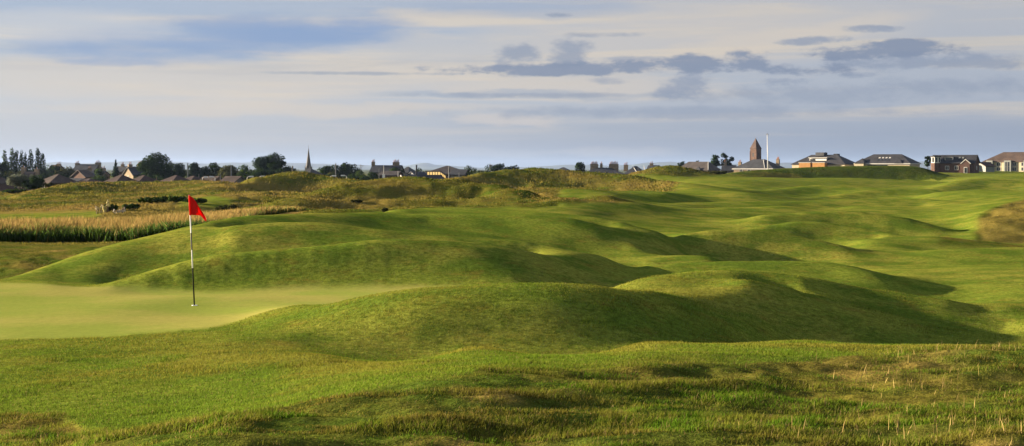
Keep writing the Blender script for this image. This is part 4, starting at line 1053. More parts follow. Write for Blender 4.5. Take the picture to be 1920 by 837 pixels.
b = MB(); b.cone([(ww * .22, -h2['d'] / 2 - .8, h2['wh'] - .05), (ww * .38, -h2['d'] / 2 - .8, h2['wh'] - .05), (ww * .38, -h2['d'] / 2 + 2.0, h2['wh'] + .1), (ww * .22, -h2['d'] / 2 + 2.0, h2['wh'] + .1)], (ww * .30, -h2['d'] / 2 + 1.2, h2['wh'] + 1.7)); b.build('small_hip_roof', M['dark_roof'], h2['root'])
# brick house with turret bay
h3 = house('red brick house with a white bay turret left and a pitched porch', 1744, 1838, 291.8, 305.5, 520, -30, 8.5, 'gable', 'brick', 'dark_roof', name='brick_house', cat='house',
           wins=[(0, .18, 1.6, 1.2, 1.3), (0, -.25, 1.6, 1.2, 1.3), (1, 0, 1.6, 1.0, 1.3)])
n = 8; xx = -h3['w'] / 2 + 1.6; yy = -h3['d'] / 2
b = MB(); b.cyl((xx, yy, -.5), (xx, yy, h3['wh'] - .1), 1.75, 1.75, n); to = b.build('turret_base', M['brick'], h3['root'])
b = MB(); b.cyl((xx, yy, h3['wh'] - .1), (xx, yy, h3['wh'] + h3['rh'] - .6), 1.7, 1.7, n); tt = b.build('turret', M['white'], h3['root'])
b = MB(); b.cyl((xx, yy, h3['wh'] + h3['rh'] - .6), (xx, yy, h3['wh'] + h3['rh'] - .15), 1.95, 1.95, n); b.build('turret_roof', M['slate'], tt)
for k in range(n):
    am = (k + .5) * math.tau / n
    if math.sin(am) > .3: continue
    b = MB(); b.box(-.36, .36, -.05, .05, -.85, .85); o = b.build('window', M['glass'], tt)
    o.location = (xx, yy, h3['wh'] + h3['rh'] / 2 - .3)
    b = None
    q_ = 1.7 * math.cos(math.pi / n) + .01
    o.location = (xx + q_ * math.cos(am), yy + q_ * math.sin(am), h3['wh'] + h3['rh'] / 2 - .3); o.rotation_euler = (0, 0, am + math.pi / 2)
dormer(h3, -1.6, 2.9, 1.3, .75, depth=2.6)
for k in range(2):
    b = MB(); b.box(-.35, .35, -.5, .5, -.03, .10); o = b.build('skylight', M['grey_panel'], h3['root']); o.location = (2.0 + k * 1.2, -(h3['d'] / 2) * .45, h3['wh'] + h3['rh'] * .55 + .28); o.rotation_euler = (math.atan2(h3['rh'], h3['d'] / 2), 0, 0)
b = MB(); X0 = h3['w'] * .33; yf = -h3['d'] / 2 - 1.8; hp = h3['wh'] - .2
b.poly([(X0 - 1.4, yf, -.5), (X0 + 1.4, yf, -.5), (X0 + 1.4, yf, hp), (X0, yf, hp + 1.3), (X0 - 1.4, yf, hp), (X0 - 1.4, yf + 3, -.5), (X0 + 1.4, yf + 3, -.5), (X0 + 1.4, yf + 3, hp), (X0, yf + 3, hp + 1.3), (X0 - 1.4, yf + 3, hp)],
       [(0, 1, 2, 3, 4), (9, 8, 7, 6, 5), (0, 5, 6, 1), (1, 6, 7, 2), (4, 9, 5, 0)]); po = b.build('porch', M['brick'], h3['root'])
b = MB()
for s in (-1, 1):
    b.poly([(X0, yf - .12, hp + 1.55), (X0 + s * 1.8, yf - .12, hp - .05), (X0 + s * 1.8, yf - .12, hp - .35), (X0, yf - .12, hp + 1.2), (X0, yf - .003, hp + 1.55), (X0 + s * 1.8, yf - .003, hp - .05), (X0 + s * 1.8, yf - .003, hp - .35), (X0, yf - .003, hp + 1.2)],
           [(0, 1, 2, 3), (4, 5, 6, 7), (0, 1, 5, 4), (2, 3, 7, 6), (1, 2, 6, 5)])
b.build('bargeboard', M['white'], po)
b = MB(); b.box(X0 - .6, X0 + .6, yf - .10, yf - .003, -.3, 1.9); b.build('door_frame', M['white'], po)
b = MB(); b.box(X0 - .42, X0 + .42, yf - .13, yf - .103, -.2, 1.7); b.build('door', M['glass'], po)
b = MB()
for s in (-1, 1):
    b.poly([(X0, yf, hp + 1.32), (X0 + s * 1.75, yf, hp - .25), (X0 + s * 1.75, yf + 3, hp - .25), (X0, yf + 3, hp + 1.32), (X0, yf, hp + 1.45), (X0 + s * 1.75, yf, hp - .1), (X0 + s * 1.75, yf + 3, hp - .1), (X0, yf + 3, hp + 1.45)],
           [(3, 2, 1, 0), (4, 5, 6, 7), (0, 1, 5, 4), (1, 2, 6, 5), (2, 3, 7, 6)])
b.build('porch_roof', M['dark_roof'], po)
house('small red gabled shed between the brick house and the cream flats', 1836, 1854, 305, 312, 540, 20, 7, 'gable', 'grey_panel', 'tile_red', name='shed', cat='shed')
# flats
Yf = 560; hf = house('cream two storey flats with grey stair bays, cut by the right frame edge', 1850, 1990, 285.3, 303, Yf, -42, 12, 'hip', 'cream', 'tile_brown', name='block_of_flats', cat='flats', ridge=.60, ground_drop=1.0)
W_, D_ = hf['w'], hf['d']; H_ = hf['wh']
z1, z2 = H_ * .26, H_ * .72
for u in (-.56, -.10, .16, .44, .72):
    for z in (z1, z2): add_window(hf['root'], u * W_ / 2, z, 1.5, 1.25, 0, D_ / 2, M['gutter'], M['glass'])
for u in (-.33,): pass
for (u, wd) in ((-.80, 2.6), (-.27, 2.8), (.30, 2.8)):
    b = MB(); b.box(u * W_ / 2 - wd / 2, u * W_ / 2 + wd / 2, -D_ / 2 - 1.2, -D_ / 2 - .003, -.8, H_ + .35); bo = b.build('stair_bay', M['grey_panel'], hf['root'])
    for z in (z1, z2):
        b = MB(); b.box(u * W_ / 2 - .8, u * W_ / 2 + .8, -D_ / 2 - 1.26, -D_ / 2 - 1.203, z - .9, z + .9); fo = b.build('window', M['glass'], bo)
        b = MB(); b.box(u * W_ / 2 - .06, u * W_ / 2 + .06, -D_ / 2 - 1.31, -D_ / 2 - 1.263, z - .9, z + .9); b.build('window_frame', M['gutter'], fo)

# ------------------------------------------------------------------ golf flag
def flagstick():
    Y = 27.5; X = (365 - CX) / F * Y; g = gz1(X, Y)
    root = empty('flagstick', (X, Y, g)); tag(root, 'red flag on a black and white striped stick leaning slightly left on the green', 'golf flag')
    top = Vector(((354.6 - CX) / F * Y - X, 0.02, zof(367, Y) - g)); L = top.length
    m, t, b = new_mat('striped_paint')
    s = t.n.new('ShaderNodeSeparateXYZ'); t.l.new(t.n.new('ShaderNodeTexCoord').outputs['Object'], s.inputs[0])
    z = s.outputs[2]; H = top.z
    def zz(py): return zof(py, Y) - g
    def band(lo, hi): return t.math('MULTIPLY', t.math('GREATER_THAN', z, lo), t.math('LESS_THAN', z, hi))
    wm = t.math('ADD', band(zz(503), zz(469)), band(zz(437), zz(366)))
    t.l.new(t.mix(wm, (.012, .012, .013), (.72, .71, .68)), b.inputs['Base Color']); b.inputs['Roughness'].default_value = .5; b.inputs['Specular IOR Level'].default_value = .2
    mb = MB(); mb.cyl((0, 0, -.12), top, .0145, .011, 12); mb.build('pole', m, root, True)
    mb = MB(); mb.cyl(top * .999, top * 1.006, .016, .012, 10); mb.build('cap', M['red'], root)
    mb = MB(); ring = [(.054 * math.cos(k * math.tau / 20), .054 * math.sin(k * math.tau / 20)) for k in range(20)]
    mb.cyl((0, 0, -.004), (0, 0, .006), .057, .055, 20); mb.build('cup_rim', M['lamp'], root)
    # drooping cloth: the fly end hangs down and folds
    cl, t, b = new_mat('red_cloth')
    nz = t.noise(t.n.new('ShaderNodeTexCoord').outputs['Object'], 220, 2, .5)
    t.l.new(t.mix(nz, (.60, .012, .010), (.74, .022, .016)), b.inputs['Base Color']); b.inputs['Roughness'].default_value = .8; b.inputs['Specular IOR Level'].default_value = .2
    tr_ = t.n.new('ShaderNodeBsdfTranslucent'); tr_.inputs[0].default_value = (.85, .02, .015, 1); ms_ = t.n.new('ShaderNodeMixShader'); ms_.inputs[0].default_value = .45; t.l.new(b.outputs[0], ms_.inputs[1]); t.l.new(tr_.outputs[0], ms_.inputs[2]); t.l.new(ms_.outputs[0], t.n['Material Output'].inputs[0])
    nu, nv = 34, 26; vs = []; fs = []
    Hh = (404 - 367) / F * Y
    Wd = (386.5 - 355.5) / F * Y
    for i in range(nu + 1):
        u = i / nu
        # outline traced: hoist 367..404, point of the fly near (386,414)
        topy = np.interp(u, [0, .18, .38, .62, .85, 1.0], [367, 370.5, 379, 391, 404, 413.2]); boty = np.interp(u, [0, .25, .45, .62, .80, .93, 1], [403.5, 403.8, 403.8, 405.5, 411, 415.2, 414.6])
        for j in range(nv + 1):
            v = j / nv; py = topy + (boty - topy) * v
            x = u * Wd + .010 * math.sin(v * 5 + u * 4) * u
            y = .045 * u * math.sin(u * 9.5 + v * 2.2) + .02 * u * math.sin(v * 7 - u * 12) - .03 * u
            zf = zof(py, Y) - g
            hx = top.x * (zf / top.z) + .006
            vs.append((hx + x, y, zf))
    for i in range(nu):
        for j in range(nv):
            a = i * (nv + 1) + j; fs.append((a, a + 1, a + nv + 2, a + nv + 1))
    me = bpy.data.meshes.new('flag'); me.from_pydata(vs, [], fs); me.materials.append(cl); me.polygons.foreach_set('use_smooth', [True] * len(me.polygons))
    o = link(bpy.data.objects.new('flag', me), root)
    so = o.modifiers.new('thickness', 'SOLIDIFY'); so.thickness = .0015
    mb = MB(); z0 = zz(404); z1_ = zz(367.5)
    mb.cyl((top.x * z0 / top.z, 0, z0), (top.x * z1_ / top.z, 0, z1_), .0165, .014, 12); mb.build('flag_sleeve', cl, root, True)
flagstick()

# ------------------------------------------------------------------ poles, lamps, masts
def flagpole():
    Y = 452; X = (1440 - CX) / F * Y; g = gz1(X, Y)
    root = empty('flagpole', (X, Y, g)); tag(root, 'tall bare white flagpole on the bank right of the church tower', 'flagpole')
    H = zof(252, Y) - g
    mb = MB(); mb.cyl((0, 0, -.5), (-.25, 0, H), .16, .09, 10); mb.build('pole', M['lamp'], root, True)
    mb = MB(); mb.cyl((-.25, 0, H), (-.25, 0, H + .25), .16, .10, 8); mb.box(-.75, .25, -.05, .05, H - .15, H - .05); mb.build('finial', M['steel'], root)
flagpole()
def lamp_post(px, py_top, py_bot, Y, side, label):
    X = (px - CX) / F * Y; g = gz1(X, Y); H = zof(py_top, Y) - g
    root = empty('lamp_post', (X, Y, g)); tag(root, label, 'street lamp', 'curved white lamp posts along the road behind the dunes')
    mb = MB(); mb.cyl((0, 0, -.3), (0, 0, H - .35), .13, .09, 8)
    p = [(0, 0, H - .35), (side * .10, 0, H - .12), (side * .35, 0, H), (side * .62, 0, H + .02)]
    for a_, b_2 in zip(p, p[1:]): mb.cyl(a_, b_2, .085, .08, 7)
    mb.build('pole', M['gutter'], root)
    mb = MB(); mb.box(side * .45 - .05, side * 1.35, -.2, .2, H - .14, H + .16) if side > 0 else mb.box(side * 1.35, side * .45 + .05, -.2, .2, H - .14, H + .16)
    mb.build('lamp_head', M['lamp'], root, False, .05)
lamp_post(379.5, 332.5, 342, 345, 1, 'left lamp of the facing pair, curved white head pointing right')
lamp_post(403.5, 332.0, 342, 345, -1, 'right lamp of the facing pair, curved white head pointing left')
lamp_post(463.5, 331.5, 342, 300, 1, 'single curved white lamp beside the left end of the far knoll')
lamp_post(486.0, 331.0, 340, 330, 1, 'white lamp head peeping over the far knoll below the round topped tree')
lamp_post(619.5, 330, 341, 330, 1, 'curved white lamp just right of the far knoll, head pointing right')
lamp_post(650, 329.5, 342, 330, -1, 'curved white lamp left of the station, head pointing left')
def mast(px, py_top, Y, label, w=.22, arm=0.0, cat='mast', name='railway_mast', box=False, matl='steel'):
    X = (px - CX) / F * Y; g = gz1(X, Y); H = zof(py_top, Y) - g
    root = empty(name, (X, Y, g)); tag(root, label, cat, 'poles and masts along the railway')
    mb = MB(); mb.cyl((0, 0, -.3), (0, 0, H), w, w * .75, 6); mb.build('pole', M[matl], root)
    if arm:
        mb = MB(); mb.box(-abs(arm) * .2, abs(arm), -.06, .06, H - .5, H - .36) if arm > 0 else mb.box(-abs(arm), abs(arm) * .2, -.06, .06, H - .5, H - .36)
        mb.cyl((0, 0, H - 1.3), (arm * .8, 0, H - .45), .05, .05, 5); mb.build('crossarm', M[matl], root)
    if box:
        mb = MB(); mb.box(-.35, .35, -.4, -.1, H * .55, H * .55 + .9); mb.build('signal_box', M['lamp'], root)
mast(352, 306, 400, 'grey mast standing right of the large spreading tree')
mast(373, 327, 360, 'short thin grey mast just left of the facing lamp pair', .12)
mast(413, 326, 360, 'short grey mast right of the facing lamp pair', .13)
mast(433.5, 311, 380, 'grey mast between the dark trees left of the round topped tree', .2)
mast(548.5, 311.5, 380, 'slender dark chimney-like mast between the round topped tree and the spire', .28, matl='stone_grey')
mast(558.5, 318, 380, 'short dark post left of the hall', .2, matl='stone_grey')
mast(629.5, 306.5, 370, 'grey mast in front of the trees right of the spire', .2)
mast(711, 316, 420, 'short thin mast in front of the slate terrace', .12)
mast(676.5, 308.5, 480, 'thin mast with a crossarm left of the slate terrace', .12, 1.0)
mast(719.5, 310.5, 400, 'pale signal post with a small white box left of the station', .13, 0, 'signal', 'signal_post', True, 'gutter')
mast(746.5, 321, 400, 'short pale mast left of the cream station gable', .13, matl='gutter')
mast(781, 309.5, 430, 'dark slim chimney pipe behind the tiny white edged house', .32, matl='dark_roof')
mast(842, 311, 380, 'grey mast standing right of the lit footbridge', .22)
mast(861, 324, 380, 'short thin mast in front of the blue grey low roof', .12)
mast(919, 307, 460, 'thin mast in front of the wooded rise', .12, 1.0)
mast(1458, 290.5, 560, 'thin aerial on the slate house left of its right chimney', .05)
# pale wooden marker on the mown ground
def marker():
    Y = 66; X = (478 - CX) / F * Y; g = gz1(X, Y)
    root = empty('bench', (X, Y, g), R(8)); tag(root, 'tiny low brown timber bench at the edge of the gold grass', 'bench')
    mb = MB(); mb.box(-.36, .36, -.12, .12, .16, .20); mb.build('seat', M['wood'], root)
    for s in (-1, 1):
        mb = MB(); mb.box(s * .28 - .04, s * .28 + .04, -.09, .09, -.08, .157); mb.build('leg', M['wood'], root)
marker()
# red car by the second clubhouse
def car():
    Y = 575; px = 1619; X = (px - CX) / F * Y; g = zof(311.5, Y) - 1.0
    g = gz1(X, Y); 
    root = empty('parked_car', (X, Y, g), R(-10)); tag(root, 'small red car parked in front of the second clubhouse porch', 'car')
    mb = MB(); pr = [(-1.9, .35), (1.9, .35), (2.0, .7), (1.7, .98), (.9, 1.05), (.45, 1.55), (-1.1, 1.58), (-1.75, 1.1), (-2.0, .95)]
    n = len(pr); mb.poly([(x, -.8, z) for x, z in pr] + [(x, .8, z) for x, z in pr], [tuple(range(n)), tuple(range(2 * n - 1, n - 1, -1))] + [(k, (k + 1) % n, n + (k + 1) % n, n + k) for k in range(n)])
    mb.build('body', M['red'], root)
    mb = MB(); pr = [(-1.3, 1.06), (.72, 1.06), (.35, 1.46), (-1.05, 1.48)]; mb.poly([(x, -.83, z) for x, z in pr] + [(x, -.803, z) for x, z in pr], [(0, 1, 2, 3), (7, 6, 5, 4), (0, 4, 5, 1), (1, 5, 6, 2), (2, 6, 7, 3), (3, 7, 4, 0)]); mb.build('window', M['glass'], root)
    for sx in (-1.2, 1.25):
        for sy in (-1, 1):
            mb = MB(); mb.cyl((sx, sy * .62, .32), (sx, sy * .84, .32), .32, .32, 14); w_ = mb.build('wheel', M['tyre'], root)
            mb = MB(); mb.cyl((sx, sy * .843, .32), (sx, sy * .86, .32), .19, .19, 10); mb.build('rim', M['rim'], w_)
car()

# ------------------------------------------------------------------ trees and shrubs
leaf_mat = grass_material('leaves', trans=.2)
def leaf_cloud(name, pos, nrm, size, col, parent):
    n = len(pos)
    th = rng.uniform(0, 2 * np.pi, n); cz = rng.uniform(-1, 1, n); s_ = np.sqrt(1 - cz ** 2)
    a = np.stack([s_ * np.cos(th), s_ * np.sin(th), cz], 1)
    r_ = rng.normal(size=(n, 3)); b = np.cross(a, r_); b /= np.linalg.norm(b, axis=1, keepdims=True) + 1e-9
    sz = (size * rng.uniform(.6, 1.3, n))[:, None]
    V = np.stack([pos - a * sz * .5, pos + b * sz * .32, pos + a * sz * .5, pos - b * sz * .32], 1).reshape(-1, 3)
    me = bpy.data.meshes.new(name)
    me.vertices.add(4 * n); me.vertices.foreach_set('co', V.astype(np.float32).ravel())
    me.loops.add(4 * n); me.loops.foreach_set('vertex_index', np.arange(4 * n, dtype=np.int32))
    me.polygons.add(n); me.polygons.foreach_set('loop_start', (np.arange(n) * 4).astype(np.int32))
    me.update(calc_edges=True); me.materials.append(leaf_mat)
    set_col(me, 'col', np.repeat(col, 4, 0)); set_col(me, 'nrm', np.repeat(nrm, 4, 0), 'FLOAT_VECTOR')
    return link(bpy.data.objects.new(name, me), parent)
GREENS = dict(dark=(.022, .040, .012), mid=(.040, .066, .016), fresh=(.060, .110, .022), olive=(.060, .066, .022), silver=(.15, .17, .125), blue=(.024, .042, .024), brown=(.060, .050, .022))
def tree(label, px, py_top, wpx, Y, kind='broad', col='dark', name='tree', cat='tree', group=None, py_bot=None, lean=0.0, dens=1.0, gz=None, flat=1.0):
    X = (px - CX) / F * Y; g = gz1(X, Y) if gz is None else gz
    H = zof(py_top, Y) - g; Wd = wpx / F * Y
    root = empty(name, (X, Y, g)); tag(root, label, cat, group)
    zc0 = .12 * H if kind in ('shrub', 'poplar', 'conifer') else .25 * H
    if py_bot: zc0 = max(.03 * H, zof(py_bot, Y) - g)
    blobs = []           # centre, radii
    rs = random.Random(label)
    if kind == 'poplar':
        k = 9
        for i in range(k):
            f_ = i / (k - 1); rr = Wd / 2 * (.50 + .42 * math.sin(math.pi * min(1, f_ + .12))) * (1 if f_ < .9 else .72)
            blobs.append((rs.uniform(-.22, .22) * Wd * .5 + lean * f_ * H, rs.uniform(-.2, .2) * Wd * .5, zc0 + (H - zc0) * (f_ * .93 + .02), rr * rs.uniform(.95, 1.25), (H - zc0) / k * .95))
    elif kind == 'conifer':
        k = 10
        for i in range(k):
            f_ = i / (k - 1); rr = Wd / 2 * (1 - f_) ** .85 + .12
            for q_ in range(3):
                aa = rs.uniform(0, 6.28); blobs.append((math.cos(aa) * rr * .45, math.sin(aa) * rr * .45, zc0 + (H - zc0) * f_, rr * .75, (H - zc0) / k * .75))
    else:
        nb = int({'broad': 22, 'fan': 26, 'shrub': 14, 'flat': 18}[kind] * max(1, (Wd / 12)))
        hz = (H - zc0) / 2
        nb = min(90, int(nb * max(1, Wd / 2 / max(.05, hz * 1.3))))
        for i in range(nb):
            aa = rs.uniform(0, 6.28); ph = rs.uniform(-1, 1); rr = rs.uniform(.45, 1) ** .5
            sxy = math.sqrt(max(0, 1 - ph * ph)) if kind != 'flat' else math.sqrt(max(0, 1 - max(ph, 0) ** 2 * .8))
            if kind == 'fan': sxy = (.55 + .45 * (ph + 1) / 2) * math.sqrt(max(.12, 1 - max(ph, 0) ** 3))
            br = (rs.uniform(.24, .40) if Wd > 8 else rs.uniform(.34, .52)) * min(Wd / 2, hz * 1.3)
            blobs.append((math.cos(aa) * rr * sxy * (Wd / 2 - br * .8), math.sin(aa) * rr * sxy * (Wd / 2 - br * .8) * .8, zc0 + hz + ph * rr * (hz - br * .6), br * rs.uniform(.9, 1.25), br * rs.uniform(.6, .9)))
    base = np.array(GREENS[col]); lsz = max(.15, Y * .00112)
    P, Nn, Cc = [], [], []
    for (bx, by, bz, br, bh) in blobs:
        n = int(max(30, min(2600, dens * 2.6 * math.pi * br * bh / (.32 * lsz * lsz))))
        d = rng.normal(size=(n, 3)); d /= np.linalg.norm(d, axis=1, keepdims=True)
        rad = rng.uniform(.5, 1.12, n)[:, None]
        p = np.array([bx, by, bz]) + d * rad * np.array([br, br, bh])
        P.append(p); nn = d + np.array([0, 0, .25]); Nn.append(nn / np.linalg.norm(nn, axis=1, keepdims=True))
        Cc.append(base[None] * rs.uniform(.75, 1.35) * rng.uniform(.7, 1.35, (n, 1)))
    P = np.concatenate(P); Nn = np.concatenate(Nn); Cc = np.concatenate(Cc)
    leaf_cloud('crown', P, Nn, np.full(len(P), lsz), Cc, root)
    mb = MB(); r0 = max(.12, H * .022)
    mb.cyl((0, 0, -.4), (lean * H * .3, 0, zc0 + (H - zc0) * .35), r0, r0 * .6, 7)
    top = (lean * H * .3, 0, zc0 + (H - zc0) * .35)
    for b_ in rs.sample(blobs, min(7, len(blobs))):
        mb.cyl(top if b_[2] > top[2] else (0, 0, zc0 * .8), (b_[0], b_[1], b_[2]), r0 * .42, r0 * .12, 5)
    mb.build('trunk', M['bark'], root)
    return root
Gp = 'row of tall poplars at the far left'
for (px, py, w, lb) in ((9, 284, 10, 'leftmost poplar of the row, slightly leaning crown'), (21, 281, 12, 'tallest poplar of the row, second from the left'), (30.5, 285, 10, 'third poplar from the left, narrow dark column'),
                        (40, 285.5, 10, 'fourth poplar from the left, pointed column'), (48, 290, 8, 'shortest poplar, in the middle of the row'), (57, 283, 12, 'thick poplar just left of the gap in the row'),
                        (71.5, 282, 13, 'tall poplar just right of the gap in the row'), (81, 290, 10, 'last poplar at the right end, shorter and ragged')):
    tree(lb, px, py, w * 1.45, 560, 'poplar', 'mid' if px < 30 else 'dark', 'poplar_tree', group=Gp)
Gt = 'dark trees behind the dunes on the left'
for a in (
    ('dark rounded tree cut by the left frame edge below the poplars', -4, 304, 40, 520, 'broad', 'dark'),
    ('low dark tree at the foot of the poplars', 34, 316, 52, 540, 'shrub', 'olive'),
    ('dark tree right of the poplars, lumpy top', 97, 307, 34, 600, 'broad', 'dark'),
    ('dark brownish tree left of the slate terrace', 121, 309, 36, 560, 'broad', 'olive'),
    ('low bushy tree hiding the foot of the slate terrace', 100, 322, 70, 480, 'shrub', 'dark'),
    ('small green tree in front of the slate terrace end', 190, 316, 26, 500, 'shrub', 'mid'),
    ('low green hedge tree left of the conifer', 186, 328, 34, 420, 'shrub', 'mid'),
    ('large spreading tree with a high domed crown, biggest on the left', 294, 286.5, 58, 450, 'broad', 'dark'),
    ('lower right shoulder tree beside the large spreading tree', 326, 302, 48, 455, 'broad', 'dark'),
    ('dark tree filling the foot of the large spreading tree', 300, 312, 82, 465, 'shrub', 'dark'),
    ('small pointed tree right of the large spreading tree', 364, 305, 27, 480, 'broad', 'blue'),
    ('rounded dark tree above the facing lamp pair', 400, 303, 42, 480, 'broad', 'dark'),
    ('tree with olive crown beside the grey mast', 430, 308.5, 36, 470, 'broad', 'olive'),
    ('green tree left of the round topped tree with a flat spreading tip', 464, 306, 34, 440, 'flat', 'mid'),
    ('tallest round topped tree with fan shaped branches', 502, 281.5, 54, 480, 'fan', 'blue'),
    ('right limb tree leaning out from the round topped tree', 526, 289, 20, 478, 'fan', 'blue'),
    ('broad dark tree mass right below the round topped tree', 520, 303, 56, 440, 'broad', 'dark'),
    ('low dark tree mass left below the round topped tree', 480, 314, 60, 430, 'shrub', 'dark'),
    ('flat crowned pine right of the spire', 632, 305, 24, 520, 'flat', 'dark'),
    ('dark tree between the hall and the flat crowned pine', 612, 311, 30, 500, 'broad', 'dark'),
    ('rounded pine right of the flat crowned pine', 656, 303.5, 38, 520, 'broad', 'dark'),
    ('fresh green bushy tree left of the slate terrace', 672, 318, 40, 430, 'shrub', 'mid'),
    ('dark bushy tree under the stone stack of the terrace', 700, 320, 34, 440, 'shrub', 'dark'),
    ('low dark bush mass left of the signal post', 640, 324, 62, 420, 'shrub', 'dark'),
    ('small dark tree in front of the broad brick stack', 742, 312, 26, 530, 'shrub', 'dark'),
    ('tiny dark bush behind the tiny white edged house', 786, 313, 14, 500, 'shrub', 'dark'),
    ('dark bush at the right end of the platform canopy', 884, 310, 40, 430, 'shrub', 'mid'),
    ('low dark bush right of the platform canopy', 905, 318, 50, 420, 'shrub', 'dark'),
    ('dark bushy tree at the left of the wooded rise', 918, 306.5, 30, 620, 'shrub', 'blue'),
    ('rounded tree in the middle of the wooded rise', 938, 304.5, 30, 620, 'shrub', 'dark'),
    ('low rounded tree at the right end of the wooded rise', 960, 308, 32, 620, 'shrub', 'blue'),
    ('green tree behind the hall left of the needle spire', 556, 318, 16, 520, 'shrub', 'mid'),
    ('low dark tree behind the small red tiled house', 150, 318, 40, 600, 'shrub', 'dark'),
    ('dark tree showing between the stone gable and the spreading tree', 262, 311, 26, 520, 'broad', 'dark'),
    ('low dark tree filling the gap left of the grey mast', 386, 315, 44, 500, 'shrub', 'dark'),
    ('low olive tree filling the gap right of the grey mast', 446, 317, 46, 500, 'shrub', 'olive'),
    ('low dark tree behind the far knoll lamps', 424, 318, 40, 520, 'shrub', 'dark'),
    ('low dark tree hiding the foot of the spire', 590, 319, 40, 640, 'shrub', 'blue'),
    ('low hedge tree in front of the flat crowned pine', 622, 322, 46, 460, 'shrub', 'olive'),
    ('dark low tree right of the needle spire hall', 607, 318, 16, 480, 'shrub', 'dark'),
):
    tree(a[0], a[1], a[2], a[3] * 1.25, *a[4:], group=Gt)
tree('dark pointed conifer between the slate terrace and the red roofs', 217, 303.5, 27, 430, 'conifer', 'blue', 'conifer_tree')
tree('large silvery grey willow like bush in front of the tiled houses', 42, 325.5, 72, 235, 'shrub', 'silver', 'silver_bush', 'bush', None, 352, dens=1.6)
tree('dark bush at the right flank of the silvery bush', 64, 331, 44, 232, 'shrub', 'dark', 'bush', 'bush', None, 356, dens=1.5)
tree('small grey green shrub before the largest brown bungalow', 95, 342, 26, 240, 'shrub', 'olive', 'bush', 'bush', None, 356, dens=1.3)
tree('low green shrub at the foot of the silvery bush', 30, 354, 50, 200, 'shrub', 'mid', 'bush', 'bush', None, 366, dens=1.3)
Gm = 'trees among the houses in the middle and on the right'
for a in (
    ('lone round tree rising over the slate roofs in the middle', 1088, 300, 22, 560, 'broad', 'dark'),
    ('small tree left of the brown slate house', 1277, 300.5, 20, 620, 'shrub', 'blue'),
    ('low tree top peeping over the brown slate ridge', 1308, 299.5, 14, 640, 'shrub', 'dark'),
    ('left of the three dark trees behind the brown slate house', 1341, 285.5, 19, 640, 'broad', 'dark'),
    ('middle and tallest of the three dark trees', 1358, 284, 16, 640, 'broad', 'dark'),
    ('right and lowest of the three dark trees', 1371, 293, 16, 640, 'broad', 'blue'),
    ('dark tree hugging the left end of the brick house', 1740, 291.5, 16, 545, 'broad', 'dark'),
    ('distant low tree line bush left of the clubhouse', 1478, 310.5, 16, 700, 'shrub', 'blue'),
):
    tree(*a, group=Gm)
tree('low dark scrub left of the slate house bay', 1345, 321, 42, 330, 'shrub', 'olive', 'bush', 'bush', None, 327)
tree('dark shrub lying at the right foot of the small dune', 1302, 322, 34, 296, 'shrub', 'dark', 'bush', 'bush', None, 329)
# scrub in the hollow behind the flag
Gb = 'dark scrub in the hollow behind the flag'
for (px, py, w, Y, lb, cl) in ((205, 383, 34, 101, 'dark scrub under the yellow flower spikes, left end', 'mid'), (245, 382, 40, 103, 'low dark scrub right of the white flower spikes', 'mid'), (285, 370, 60, 114, 'dark scrub clump midway between spikes and flag', 'mid'),
                               (325, 367, 56, 118, 'tallest dark scrub clump left of the flag', 'mid'), (368, 372, 46, 112, 'dark scrub directly behind the flag', 'mid'), (425, 383, 50, 104, 'olive scrub right of the flag', 'olive')):
    tree(lb, px, py, w, Y, 'shrub', cl, 'scrub_bush', 'bush', Gb, dens=1.4)
tree('small black bush at the top edge of the mown mound, foot of the rough dune', 722, 390.5, 11, 76, 'shrub', 'olive', 'bush', 'bush', None, dens=1.6)
tree('dark heather clump on the near side of the rough dune', 668, 375.5, 22, 94, 'shrub', 'olive', 'bush', 'bush', None, dens=1.2)
# creamy flower spikes
def spikes(label, px, Y, tops, colr):
    X = (px - CX) / F * Y; g = gz1(X, Y)
    root = empty('flowering_plant', (X, Y, g)); tag(root, label, 'plant')
    mb = MB(); pl = []
    for (dpx, pyt, ln) in tops:
        x = dpx / F * Y; zt = zof(pyt, Y) - g
        mb.cyl((x * .5, 0, -.1), (x, .05, zt), .03, .02, 5)
        pl.append((x, zt, ln))
    mb.build('stems', M['wood'], root)
    m_ = mat_simple('flower_' + ('cream' if colr[2] > .3 else 'yellow'), colr, .9, .15, 5)
    for (x, zt, ln) in pl:
        f = MB()
        for q_ in range(16):
            aa = random.uniform(0, 6.28); zz_ = zt - random.uniform(0, ln); r_ = .10 * .5 * math.sin(math.pi * min(1, max(.15, (zt - zz_) / ln))) + .01
            c_ = Vector((x + math.cos(aa) * r_, .05 + math.sin(aa) * r_, zz_))
            f.cone([c_ + Vector((.03, 0, 0)), c_ + Vector((0, .03, 0)), c_ + Vector((-.03, 0, 0)), c_ + Vector((0, -.03, 0))], c_ + Vector((math.cos(aa) * .05, math.sin(aa) * .05, -.13)))
        f.build('flower_spike', m_, root)
spikes('tall pale yellow flower spikes rising above the gold grass', 200, 97, [(2, 374, .45), (4, 378, .4), (0, 381, .4), (-6, 386, .3), (-4, 392, .3)], (.55, .50, .20))
spikes('short cream flower heads left of the tall yellow spikes', 184, 98, [(-4, 386.5, .2), (0, 388, .2), (7, 384, .2), (5, 392, .3)], (.50, .42, .26))
spikes('white flower spikes leaning right in the dark scrub', 224, 97, [(-10, 392, .3), (-5, 394, .3), (0, 393, .3), (5, 391, .3), (8, 388, .45)], (.52, .48, .40))

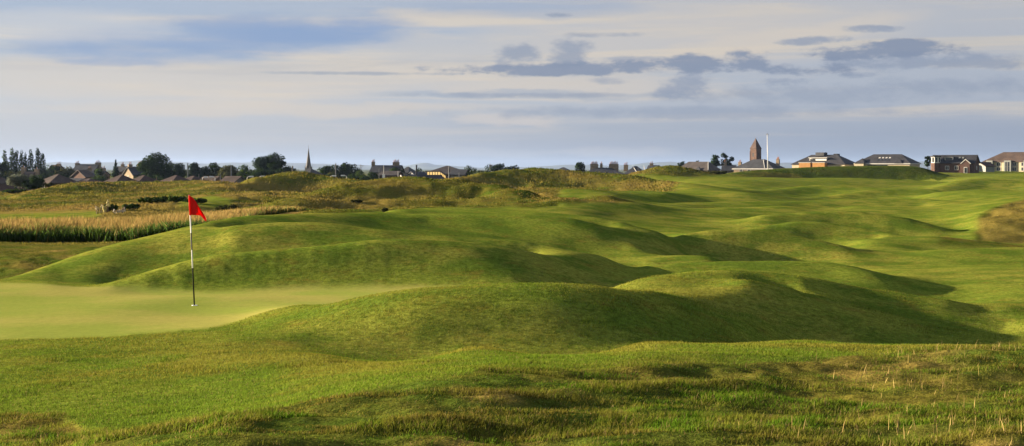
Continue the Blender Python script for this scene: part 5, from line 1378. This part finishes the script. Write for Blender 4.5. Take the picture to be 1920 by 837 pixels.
# ------------------------------------------------------------------ hills beyond the firth and the air
def hills():
    rows = [(17000, [(-2600, 309), (-200, 311), (0, 310), (60, 307), (110, 304.5), (160, 306), (210, 304), (260, 301.5), (310, 303), (380, 307), (440, 305.5), (500, 304), (560, 306), (620, 308), (680, 310), (760, 312), (790, 306), (800, 305), (815, 309), (900, 314.5), (980, 314), (1030, 311), (1090, 309), (1150, 311), (1190, 309), (1215, 305), (1260, 304), (1300, 307), (1400, 308), (1480, 305.5), (1560, 307), (1700, 305), (1730, 303), (1780, 302), (1850, 304), (1950, 303), (2300, 306), (4800, 310)])]
    for Y, ln in rows:
        xs = np.concatenate([np.arange(-2600, -200, 60), np.arange(-200, 2200, 6), np.arange(2200, 4800, 60)]).astype(float)
        top = np.interp(xs, [p[0] for p in ln], [p[1] for p in ln]) + (fbm(xs / 22, xs * 0, 300, 5, .6) - .5) * 2.4
        prof = [(-2200, -.02), (-1500, .28), (-700, .72), (0, 1), (900, .6), (2500, -.02)]
        V = []; n = len(xs)
        for (dy, k) in prof:
            hh = (H0 - top) / F * Y
            kk = k + (fbm(xs / 16 + dy, xs * 0 + dy / 300., 310, 4, .6) - .5) * .3 * (0 < k < 1)
            V.append(np.stack([(xs - CX) / F * (Y + dy), np.full(n, Y + dy), -11 + (hh + 11) * kk if k > 0 else np.full(n, -14.)], 1))
        V = np.concatenate(V); m = len(prof)
        i, j = np.meshgrid(np.arange(m - 1), np.arange(n - 1), indexing='ij'); a = (i * n + j).ravel()
        q = np.stack([a, a + 1, a + n + 1, a + n], 1)
        mt = mat_simple('hill_land', (.060, .075, .035), .95, .3, .0012)
        me = np_mesh('distant_hills', V, q.ravel(), np.arange(len(q)) * 4, None, mt, True)
        tag(link(bpy.data.objects.new('distant_hills', me)), kind='structure')
hills()
def haze():
    mb = MB(); mb.box(-27000, 27000, -27000, 27000, -15.5, 150)
    m = bpy.data.materials.new('haze'); m.use_nodes = True
    n = m.node_tree.nodes; n.clear(); o = n.new('ShaderNodeOutputMaterial'); v = n.new('ShaderNodeVolumePrincipled')
    v.inputs['Color'].default_value = (.33, .46, .76, 1); v.inputs['Density'].default_value = 4.0e-5; v.inputs['Anisotropy'].default_value = 0.2
    m.node_tree.links.new(v.outputs[0], o.inputs['Volume'])
    tag(mb.build('haze', m), kind='stuff')
haze()
